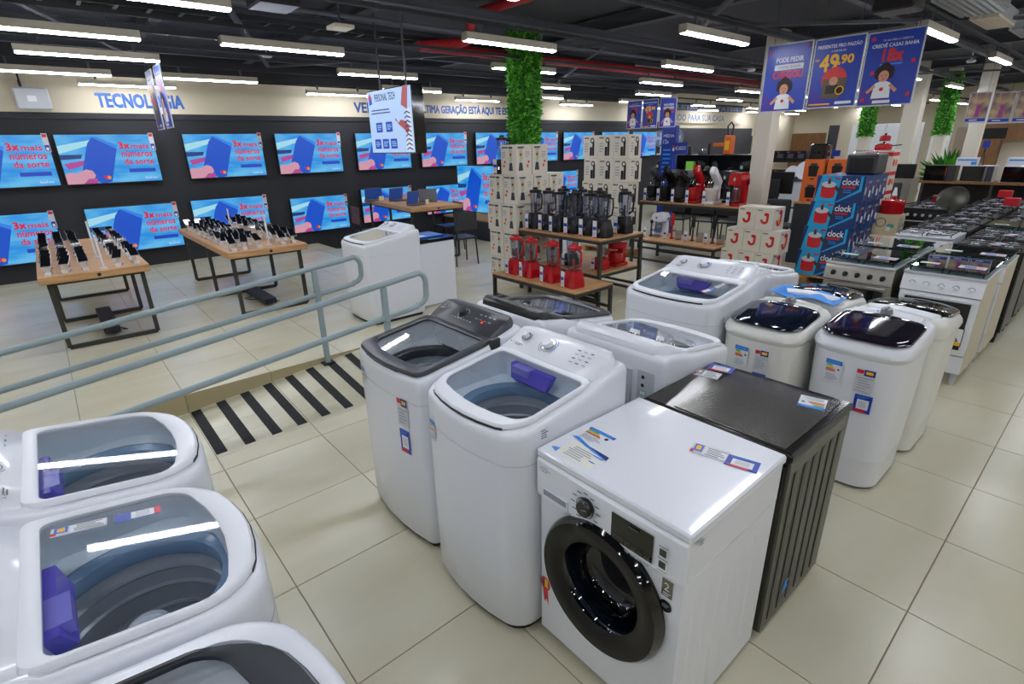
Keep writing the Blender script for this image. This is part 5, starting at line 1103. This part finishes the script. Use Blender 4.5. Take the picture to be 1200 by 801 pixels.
# ================================================================ FAR SIDE OF THE STORE
# back wall: dark appliance panel, blue signs
b = MB(); b.box(14.9, 20.4, 9.99, 10.03, .0, 2.2, mat('panel_dark', '3C3C40', .7)); o = b.build('trim_4'); structure(o)
t = empty('wall_sign', (14.9, 9.95, 2.35), 0, 'two-line blue wall sign over the dark appliance wall', 'sign')
b = MB(); b.box(0, 4.6, 0, .02, 0, .62, 'wall_cream'); b.build('board', t)
b = MB(); p = Panel(b, (0, 0, 0), (1, 0, 0), (0, 0, 1), .001); p.N = Vector((0, -1, 0)); p.rect(.0, .36, 4.5, .58, mat('sign_band', '3A4E7C', .5)); p.text('ELETROPORTÁTEIS', .2, 4.2, .40, .55, 'ink_pale'); p.text('TUDO PARA SUA CASA', .1, 3.3, .06, .24, mat('sign_soft', '5E76A8', .5), .01); b.build('lettering', t)
t = empty('wall_sign', (20.7, 9.95, 1.75), 0, 'small blue two-line sign on the cream wall beside the near column', 'sign')
b = MB(); b.box(0, 1.3, 0, .02, .36, .66, 'sign_soft'); b.box(0, 1.3, 0, .02, 0, .28, 'sign_soft'); b.build('board', t)
# blue totem signs
t = empty('totem_sign', (10, 6.80, 0), 0, 'tall blue totem sign with white words beyond the cartons', 'sign'); b = MB(); b.box(0, .1, -.34, 0, .02, 2.12, 'banner_deep', c=.004); b.box(-.1, .2, -.4, .06, 0, .02, 'dark_grey'); b.build('totem_body', t)
b = MB(); p = Panel(b, (0, 0, 0), (0, -1, 0), (0, 0, 1), .001); p.N = Vector((-1, 0, 0)); p.text('MÉDIA', .05, .30, 1.90, 1.97, 'paper'); p.text('12x', .05, .18, 1.78, 1.86, 'paper'); p.lines(.04, .3, 1.2, 1.7, 6, 'sky_print', 2); b.build('totem_print', t)
t = empty('shelf_sign', (9.6, 6.30, 0), 0, 'small blue sign with red emblem on a pole before the fans', 'sign'); b = MB(); b.cyl((.02, -.03, 0), (.02, -.03, 1.6), .03, 'banner_blue', n=8); b.cyl((.02, -.03, 0), (.02, -.03, .02), .14, 'dark_grey', n=16); b.build('pole', t); b = MB(); b.box(0, .03, -.36, 0, 1.58, 1.80, 'banner_deep'); p = Panel(b, (0, 0, 1.58), (0, -1, 0), (0, 0, 1), .001); p.N = Vector((-1, 0, 0)); p.rect(.04, .06, .08, .16, 'paper'); p.rect(.04, .12, .08, .16, 'red'); p.text('ACHADOS', .10, .33, .08, .15, 'paper'); b.build('sign_board', t)
# dark shelving with small appliances
t = empty('appliance_shelf', (12.2, 5.9, 0), 0, 'black shelving crowded with small appliances below the fans', 'shelf')
for z in (.35, .75, 1.15, 1.5): b = MB(); b.box(0, .6, 0, 2.7, z - .02, z, 'black'); b.build('shelf_board', t)
for y in (0, 1.33, 2.66): b = MB(); b.box(.5, .56, y, y + .04, 0, 1.75, 'black'); b.build('upright', t)
b = MB(); b.box(.57, .6, 0, 2.7, 0, 1.5, 'bronze_dark'); b.build('back_panel', t)
r = random.Random(5)
def iron_(): 
    t = empty('steam_iron', (0, 0, 0), 0, 'i', 'iron', 'irons on the dark shelving'); b = MB(); b.loft([[(-.14, 0, z), (-.05, -.05 * k, z), (.1, -.055 * k, z), (.1, .055 * k, z), (-.05, .05 * k, z)] for z, k in ((0, 1), (.03, 1), (.07, .6))], 'dark_grey', True, True, False); b.build('soleplate_body', t); b = MB(); b.tube([(-.06, 0, .06), (-.03, 0, .12), (.08, 0, .12), (.09, 0, .05)], .016, 'chrome', 6); b.build('handle', t); return t
def kettle_():
    t = empty('kettle', (0, 0, 0), 0, 'k', 'kettle', 'kettles on the dark shelving'); b = MB(); b.lathe([(.08, 0), (.085, .02), (.07, .17), (.05, .2), (0, .21)], 'black', n=14, cap0=True); b.build('vessel', t); b = MB(); b.tube([(0, .06, .18), (0, .13, .17), (0, .12, .05), (0, .08, .03)], .01, 'chrome', 6); b.build('handle', t); return t
def pcook():
    t = empty('rice_cooker', (0, 0, 0), 0, 'r', 'cooker', 'cookers on the dark shelving'); b = MB(); b.lathe([(.12, 0), (.14, .03), (.14, .17), (.11, .21), (0, .23)], 'bronze_dark', n=16, cap0=True); b.build('vessel', t); b = MB(); b.box(-.148, -.13, -.04, .04, .04, .11, 'plastic_grey'); b.build('display', t); return t
protos = [('irons', iron_(), 'dark steam iron'), ('kettles', kettle_(), 'black kettle'), ('cookers', pcook(), 'dark round cooker')]; index_kids(); usedp = set()
cnt = 0
for zi, z in enumerate((.35, .75, 1.15, 1.5)):
    for k in range(7):
        if z == 1.5 and k in (0, 1, 2, 5, 6): continue
        g_, pr_, nm = protos[(k + zi) % 3]; y = 6.08 + k * .38; pos_ = (12.38, y, z + .001)
        lab = '%s on the black shelving, %s board, %s place from the right' % (nm, ('lowest', 'second', 'third', 'top')[zi], ORD[k])
        if g_ in usedp: dup(pr_, None, pos_, r.uniform(-.6, .6), lab)
        else: pr_.location = pos_; pr_['label'] = lab; usedp.add(g_)
def fan(loc, rz, lab, R=.19):
    t = empty('fan', loc, rz, lab, 'fan', 'pale blue table fans'); b = MB(); b.cyl((0, 0, 0), (0, 0, .03), .1, 'white', n=16); b.cyl((0, 0, .03), (0, 0, .2), .018, 'white', n=8); b.build('stand', t)
    b = MB()
    for q in (0, .06):
        for rr_2 in (R, R * .75, R * .5, R * .25): b.tube([(-q, rr_2 * cos(a * pi / 10), .2 + R + rr_2 * sin(a * pi / 10)) for a in range(20)], .003, 'sky_pale' if False else mat('fan_blue', 'B9D2F2', .4), 4, True)
        for a in range(24): b.bar((-q, 0, .2 + R), (-q, R * cos(a * pi / 12), .2 + R + R * sin(a * pi / 12)), .0035, 'fan_blue')
    b.build('guard', t); b = MB()
    for k in range(4):
        a = k * pi / 2; b.add([(-.03, .02 * cos(a), .2 + R + .02 * sin(a)), (-.04, R * .8 * cos(a - .35), .2 + R + R * .8 * sin(a - .35)), (-.02, R * .85 * cos(a + .35), .2 + R + R * .85 * sin(a + .35)), (-.015, R * .3 * cos(a + .7), .2 + R + R * .3 * sin(a + .7))], [(0, 1, 2, 3)], 'fan_blue')
    b.build('blades', t); b = MB(); b.lathe([(.03, -.07), (.04, -.02), (.05, .06), (.0, .08)], 'white', (0, 0, .2 + R), 'x', 14, True); b.build('motor', t); return t
fan((12.35, 8.40, 1.502), .2, 'larger pale blue fan on the top of the black shelving'); fan((12.35, 7.98 + .02, 1.502), .2, 'second fan right beside it on the black shelving', .21)
t = empty('pressure_washer', (12.35, 6.55, 1.502), 0, 'orange machine with black hose loop on top of the shelving', 'machine'); b = MB(); b.box(-.1, .1, -.09, .09, 0, .42, 'carton_orange', c=.02); b.box(-.11, -.1, -.05, .05, .1, .3, 'yellow'); b.build('body', t); b = MB(); b.tube([(0, .05, .4), (0, .08, .62), (0, 0, .70), (0, -.06, .62), (0, -.04, .4)], .02, 'black', 6); b.build('hose_loop', t); b = MB(); b.box(-.06, .06, .09, .38, .18, .26, 'carton_orange', c=.01); b.build('side_arm', t)
t = empty('green_box', (12.35, 7.4, 1.152), 0, 'lime green pack on the third board of the black shelving', 'box'); 
b = MB(); b.box(-.22, -.12, -.1, .1, 0, .2, 'leaf_light', c=.003); b.build('carton_body', t)
# books / small boxes shelf right of it
t = empty('appliance_shelf', (12.64, 4.9, 0), 0, 'lower black shelving with dark boxes left of the near column', 'shelf')
for z in (.5, .95, 1.35): b = MB(); b.box(0, .5, 0, .95, z - .02, z, 'black'); b.build('shelf_board', t)
for y in (0, .93): b = MB(); b.box(.0, .5, y, y + .02, 0, 1.5, 'black'); b.build('side_panel', t)
c8 = carton(.20, .2, .22, lambda p, W, H, k: (p.rect(0, 0, W, H, 'bronze_dark'), p.rect(W * .2, H * .3, W * .8, H * .7, 'steel_dark'), p.rect(W * .1, H * .8, W * .4, H * .9, 'red')), 'black', side=False); index_kids()
stack(c8, [((12.65, 5.80 - k * .22, z), 0, 'dark product box on the lower black shelving, %s board, %s from left' % (zn, ORD[k])) for z, zn in ((.502, 'lowest'), (.952, 'middle'), (1.352, 'top')) for k in range(4)], 'dark boxes on the lower black shelving')

# desk, monitor, office chair
t = empty('desk', (9.6, 3.64, 0), 0, 'dark sales desk behind the red mixer cartons', 'desk'); b = MB(); b.box(0, .7, 0, 1.35, .70, .73, 'dark_grey', c=.003); b.build('desktop', t)
for y in (.02, 1.30): b = MB(); b.box(.02, .68, y, y + .03, 0, .70, 'dark_grey'); b.build('side_panel', t)
t = empty('monitor', (9.9, 4.28, .732), 0, 'black monitor seen from behind on the sales desk', 'monitor'); b = MB(); b.box(-.03, .01, -.29, .29, .18, .55, 'black', c=.012); b.build('casing', t); b = MB(); b.box(-.075, -.03, -.09, .09, .12, .42, mat('monitor_stand', '24252A', .45), c=.006); b.box(-.12, .1, -.12, .12, 0, .015, 'monitor_stand', c=.004); b.box(-.06, -.03, -.04, .04, .015, .2, 'monitor_stand'); b.build('stand', t)
def office_chair(loc, rz, lab, col='grey_fabric'):
    t = empty('office_chair', loc, rz, lab, 'chair', 'office chairs on the sales floor'); b = MB(); b.box(-.24, .24, -.24, .24, .44, .50, col, c=.02); b.build('seat', t); b = MB(); b.box(-.24, -.20, -.23, .23, .56, .92, col, c=.02); b.build('backrest', t)
    b = MB(); b.bar((-.2, 0, .46), (-.22, 0, .6), .05, 'black', .02); b.build('back_support', t); b = MB(); b.cyl((0, 0, .08), (0, 0, .44), .025, 'black', n=10); b.build('gas_column', t)
    for k in range(5):
        a = 2 * pi * k / 5; b = MB(); b.bar((0, 0, .10), (.28 * cos(a), .28 * sin(a), .07), .035, 'black'); b.cyl((.28 * cos(a) - .01, .28 * sin(a), .028), (.28 * cos(a) + .01, .28 * sin(a), .028), .028, 'black', n=10); b.build('leg', t)
    return t
office_chair((9.12, 3.86, 0), .2, 'dark office chair with orange piping in front of the monitor')
bpy.data.objects.remove(bpy.data.objects['office_chair.001'], do_unlink=False) if False else None
for k, (x, y) in enumerate(((9.1, 5.7), (9.15, 5.15), (9.2, 4.7))): chair((x, y, 0), pi / 2 + .2, 'black chair seen under the mixer bench, %s' % ('leftmost', 'middle', 'rightmost')[k], group='black chairs behind the mixer bench')
# crockery stand
t = empty('crockery_counter', (12.0, 3.86, 0), 0, 'low counter with white crockery right of the near column', 'counter'); b = MB(); b.box(0, .6, 0, 1.25, 0, .98, 'plastic_grey'); b.build('body', t); b = MB(); b.box(-.02, .62, -.02, 1.27, .98, 1.0, 'dark_grey'); b.build('top', t)
def plate(loc, lab, r=.15):
    t = empty('dinner_plate', loc, 0, lab, 'plate', 'white plates shown upright'); b = MB(); b.T = Matrix.Translation((0, 0, r)) @ Matrix.Rotation(-1.25, 4, 'Y'); b.lathe([(0, 0), (r * .6, 0), (r, .02), (r, .025), (r * .6, .006), (0, .006)], 'white', n=28); b.build('dish', t); b = MB(); b.bar((.0, -.05, .006), (.08, -.05, .006), .012, 'black'); b.bar((.0, .05, .006), (.08, .05, .006), .012, 'black'); b.build('plate_stand', t); return t
plate((12.2, 4.98, 1.002), 'white plate upright, left of the three beyond the monitor', .14); plate((12.15, 4.70, 1.002), 'white plate upright, middle of the three beyond the monitor', .19); plate((12.15, 4.22, 1.002), 'largest white plate upright beside the orange fryer cartons', .21)
# wooden door and frames in the far wall
b = MB(); b.box(23.94, 24.0, 8.0, 10.01, 0, 2.0, 'wood_door'); o = b.build('door_1'); structure(o)
b = MB(); b.box(23.91, 23.94, 8.55, 8.62, 1.5, 1.75, 'plastic_grey'); b.build('door_plate', o)
b = MB(); b.box(23.93, 24.0, 3.75, 4.62, 0, 2.05, mat('door_beige', 'B9A896', .6)); o = b.build('door_2'); structure(o)
b = MB(); b.box(23.91, 23.93, 4.05, 4.3, 1.6, 1.68, 'navy'); b.build('door_sign', o)
b = MB(); b.box(20.5, 20.56, 7.1, 7.4, 0, 2.2, 'dark_grey'); o = b.build('service_post'); tag(o, 'tall dark narrow panel between the wooden door and cream wall', 'panel')
b = MB(); b.box(21.9, 22.2, 6.75, 7.95, 0, 3.3, 'wall_cream'); structure(b.build('wall_partition'))
t = empty('partition_screen', (20, 4.66, 0), 0, 'wide white partition screen behind the red pot tower', 'partition')
for k in range(2): b = MB(); b.box(0, .05, k * .95, k * .95 + .93, 0, 2.18, 'white', c=.004); b.build('panel', t)
b = MB(); b.box(19.9, 19.95, 3.95, 4.40, 0, 2.1, 'white', c=.004); tag(b.build('partition_screen'), 'narrow white partition with red sticker right of the leaning column', 'partition')
b = MB(); b.cyl((20, 9.36, 0), (20, 9.36, 3.2), .05, 'pipe_red', n=8); tag(b.build('fire_riser_pipe'), 'thin red vertical pipe beside the near column', 'pipe')
t = empty('wall_cabinet', (22, 1.6, 0), 0, 'oak wall cabinet with dark niche at the far right', 'cabinet'); b = MB(); b.box(0, .5, 0, 2.1, 1.62, 2.1, 'wood_door'); b.build('upper_cabinet', t); b = MB(); b.box(-.01, 0, 1.45, 2.05, 1.68, 1.98, 'bronze_dark'); b.build('dark_niche', t); b = MB(); b.box(.45, .5, 0, 2.1, 0, 1.62, 'ivory'); b.build('back_panel', t); b = MB(); b.box(0, .5, 1.55, 2.1, 0, 1.62, 'wood_door'); b.build('side_cabinet', t)
# microwave shelf
t = empty('microwave_shelf', (13.0, .7, 0), 0, 'long shelf of microwaves behind the far stoves', 'shelf'); b = MB(); b.box(-.02, .6, 0, 2.2, .96, 1.0, 'wood_door'); b.build('top', t)
b = MB(); b.box(.3, .6, .02, 2.18, 0, .96, 'bronze_dark'); b.build('back_panel', t)
for y in (.02, 1.1, 2.14): b = MB(); b.bar((.03, y, 0), (.03, y, .96), .04, 'frame_dark'); b.build('leg', t)
def microwave(loc, lab, col='black'):
    t = empty('microwave', loc, 0, lab, 'microwave', 'microwaves on the far shelf'); b = MB(); b.box(0, .35, -.47, 0, 0, .28, col, c=.006); b.build('casing', t); b = MB(); b.box(-.008, 0, -.35, -.01, .01, .27, 'gloss_black', c=.002); dd = b.build('door', t); b = MB(); b.bar((-.02, -.34, .03), (-.02, -.34, .25), .014, 'chrome'); b.build('handle', dd); b = MB(); b.box(-.006, 0, -.46, -.36, .01, .27, 'dark_grey' if col != 'white' else 'plastic_grey'); b.build('keypad', t); return t
microwave((13.05, 2.86, 1.001), 'black microwave with blue edge, leftmost on the far shelf'); microwave((13.05, 2.30, 1.001), 'silver and black microwave in the middle of the far shelf', 'steel'); microwave((13.05, 1.72, 1.001), 'white microwave with grey door, third on the far shelf', 'white'); microwave((13.05, 1.2, 1.001), 'microwave at the right end of the far shelf', 'white')
def plain_box(name, x0, x1, y0, y1, z0, z1, m, lab, cat='box', stripe=None):
    t = empty(name, (x0, y0, z0), 0, lab, cat); b = MB(); b.box(0, x1 - x0, 0, y1 - y0, 0, z1 - z0, m, c=.003); b.build('carton_body', t)
    if stripe: b = MB(); p = Panel(b, (0, y1 - y0, 0), (0, -1, 0), (0, 0, 1), .001); p.N = Vector((-1, 0, 0)); w_ = y1 - y0; h = z1 - z0; p.rect(w_ * .05, h * .6, w_ * .95, h * .8, stripe); p.rect(w_ * .7, h * .1, w_ * .95, h * .5, stripe); b.build('front_print', t)
plain_box('carton', 13.1, 13.35, 2.1, 2.42, 1.282, 1.42, 'white', 'white box with blue print lying on the microwaves', stripe='sky_print'); plain_box('carton', 13.1, 13.35, 1.3, 1.7, 1.282, 1.42, 'white', 'white and blue box on the third microwave', stripe='sky_print')
for k, y in enumerate((2.05, 1.28)):
    t = empty('price_pole', (13.12, y, 1.284), 0, 'thin black pole carrying a small blue sign, %s one' % ('left', 'right')[k], 'sign', 'small pole signs on the microwaves'); b = MB(); b.bar((0, -.03, 0), (0, 0, .30), .012, 'black'); b.bar((0, .03, 0), (0, 0, .30), .012, 'black'); b.build('pole', t); b = MB(); b.box(-.01, .01, -.05, .05, .30, .42, 'banner_blue'); b.build('sign_board', t)
# potted plant and far counters
t = empty('potted_plant', (15.7, 3.02, 0), 0, 'leafy green plant below the right grass-wrapped column', 'plant'); b = MB(); b.lathe([(.14, 0), (.2, .45), (.18, .45), (.16, .4)], 'ivory', n=16, cap0=True); b.build('pot', t)
b = MB(); r = random.Random(9)
for k in range(260):
    a = r.random() * 6.28; e = .2 + r.random() * 1.2; L = .35 + .45 * r.random(); q = Vector((cos(a) * cos(e), sin(a) * cos(e), sin(e))); s_ = q.cross(Vector((0, 0, 1))).normalized() * .05; m_ = q * L * .6 + Vector((0, 0, .08)); o_ = Vector((0, 0, .7 + .1 * r.random())); b.add([o_, o_ + m_ + s_, o_ + q * L, o_ + m_ - s_], [(0, 1, 2), (0, 2, 3)], ('leaf', 'leaf_dark')[k % 2])
o = b.build('foliage', t, shade='raw'); b = MB(); b.cyl((0, 0, .4), (0, 0, .75), .03, 'wood_door', n=8); b.build('stem', t)
plain_box('counter', 14.2, 14.8, 3.3, 4.4, 0, .95, mat('counter_grey', '8C877C', .6), 'grey-brown counter with chair at the foot of the leaning column', 'counter')
office_chair((13.6, 3.55, 0), .3, 'grey rounded office chair beside the far counter')
plain_box('monitor', 14.3, 14.36, 3.3, 3.72, .952, 1.25, 'black', 'small black monitor on the far counter', 'monitor')
plain_box('counter', 16.2, 16.9, 5.9, 7.3, 0, .95, 'wood_door', 'wooden counter far behind the white plates', 'counter'); plain_box('banner_strip', 13.9, 13.93, 4.7, 5.6, 1.42, 1.55, 'banner_deep', 'dark blue strip sign over the crockery', 'sign'); o = bpy.data.objects['banner_strip']; bb = MB(); bb.bar((.0, .2, 0), (.0, .2, -1.42), .02, 'black'); bb.build('pole', o); bb = MB(); bb.bar((.0, .7, 0), (.0, .7, -1.42), .02, 'black'); bb.build('pole', o)
for k in range(5):
    plain_box('carton', 14.2 + .0, 14.5, 5.0 + k * .22 - .4, 5.0 + k * .22 - .2, 1.0 - .998, .9 + .1 * (k % 3), ('white', 'red', 'dark_grey', 'navy', 'white')[k], '%s product box standing behind the crockery, %s from right' % (('white', 'red', 'grey', 'navy', 'pale')[k], ORD[k]))
b = MB(); b.box(0, 0.03, 0, 0.03, 0, .40, 'black')
# red traffic cone like display
t = empty('cone_display', (12.4, 2.75 + .35, 0), 0, 'red and white conical stand left of the microwave shelf', 'stand'); b = MB()
for k in range(6): b.lathe([(.17 - .025 * k, .15 * k), (.145 - .025 * k, .15 * (k + 1))], ('red', 'paper')[k % 2], n=16)
b.build('cone', t)

# ================================================================ CEILING AND WALL EQUIPMENT
def ceil_speaker(loc, lab):
    t = empty('ceiling_speaker', loc, 0, lab, 'speaker', 'black speakers under the ceiling'); b = MB(); b.box(-.15, .15, -.15, .15, 0, .26, 'black', c=.012); b.build('casing', t); b = MB(); b.cyl((0, 0, .26), (0, 0, 3.14 - loc[2]), .015, 'black', n=8); b.build('bracket', t)
ceil_speaker((1.62, 4.5, 2.80), 'black speaker box under the ceiling above the handrails'); ceil_speaker((5.78, 1.72, 2.79), 'black speaker box beside the hanging banners')
for k, (x0, x1, y0, y1, z, lab) in enumerate(((6.2, 7.3, 1.25, 1.62, 2.9, 'pale grey louvred air grille at the top right, largest'), (7.7, 8.6, 1.38, 1.62, 2.93, 'cream louvred air grille right of the largest'), (9.0, 9.9, 1.2, 1.5, 2.95, 'small air grille at the right edge'))):
    t = empty('air_grille', (x0, y0, z), 0, lab, 'vent', 'air grilles'); b = MB(); b.box(0, x1 - x0, 0, y1 - y0, .03, .15, 'plastic_grey'); b.build('duct_box', t)
    for q in range(7): yy = (y1 - y0) * (q + .2) / 7; b = MB(); b.box(.01, x1 - x0 - .01, yy, yy + .03, .0, .028, ('plastic_grey', 'cream', 'plastic_grey')[k]); b.build('slat', t)
t = empty('ceiling_spot', (2.32, 4.93, 2.80), 0, 'small square white spotlight under the dark ceiling', 'lamp'); b = MB(); b.box(-.09, .09, -.09, .09, 0, .03, 'cream', c=.004); b.build('panel', t); b = MB(); b.cyl((0, 0, .03), (0, 0, .33), .01, 'beam', n=6); b.build('bracket', t)
for k, (x, y) in enumerate(((12.2, 2.4), (9.9, 5.0), (2.6, 7.74))):
    t = empty('smoke_detector', (x, y, 2.93), 0, ('white ceiling sensor at the far right between lamps', 'white ceiling sensor in the middle distance', 'small white ceiling sensor above the phone tables')[k], 'sensor', 'ceiling sensors'); b = MB(); b.lathe([(0, 0), (.05, .005), (.07, .03), (.05, .05)], 'white', n=16, cap1=True); b.build('casing', t); b = MB(); b.cyl((0, 0, .05), (0, 0, .2), .01, 'white', n=6); b.build('bracket', t)
t = empty('wall_projector', (.03, 9.74, 2.39), 0, 'tilted white box on a black bracket over the left screens', 'projector'); b = MB(); b.box(0, .36, 0, .10, 0, .27, 'plastic_grey', c=.02); p = Panel(b, (.13, -.0, .1), (1, 0, 0), (0, 0, 1), .001); p.N = Vector((0, -1, 0)); p.rect(0, 0, .09, .07, 'white'); b.build('casing', t); b = MB(); b.bar((.1, .1, .2), (.1, .30, .36), .03, 'black'); b.bar((.1, .05, .27), (.1, .06, .46), .02, 'black'); b.build('bracket', t)
# cable tray and pipes under the deck
t = empty('cable_tray', (-4, 6.05, 3.0), 0, 'dark ladder cable tray running under the ceiling', 'cable tray'); b = MB()
for yy in (0, .2): b.box(0, 12, yy, yy + .015, 0, .05, 'beam_dark')
b.build('side_rails', t)
for k in range(48): bb = MB(); bb.box(.1 + k * .25, .13 + k * .25, 0.015, .2, .0, .015, 'beam_dark'); bb.build('rung', t)
b = MB(); b.tube([(-4, 5.25, 2.98), (3, 5.25, 2.98), (16, 5.25, 2.98)], .022, mat('conduit', '555A66', .5), 8); tag(b.build('conduit'), 'long grey conduit running under the ceiling beams', 'pipe')
# cream duct face in the far middle and extra dark fascia

for o in list(bpy.data.objects):
    if o.parent is None and o.get('category') == 'blender' and 'hand' not in o.name:
        if 'under the high' in o['label']: continue
        o.scale = (1.08, 1.08, 1.30) if o['label'].startswith('black') else (1.1, 1.1, 1.22)
    if o.parent is None and (o.name.startswith('stand_mixer') or o.name.startswith('coffee_maker')) and 'low bench' not in o['label']: o.scale = (1.2, 1.0, 1.4)
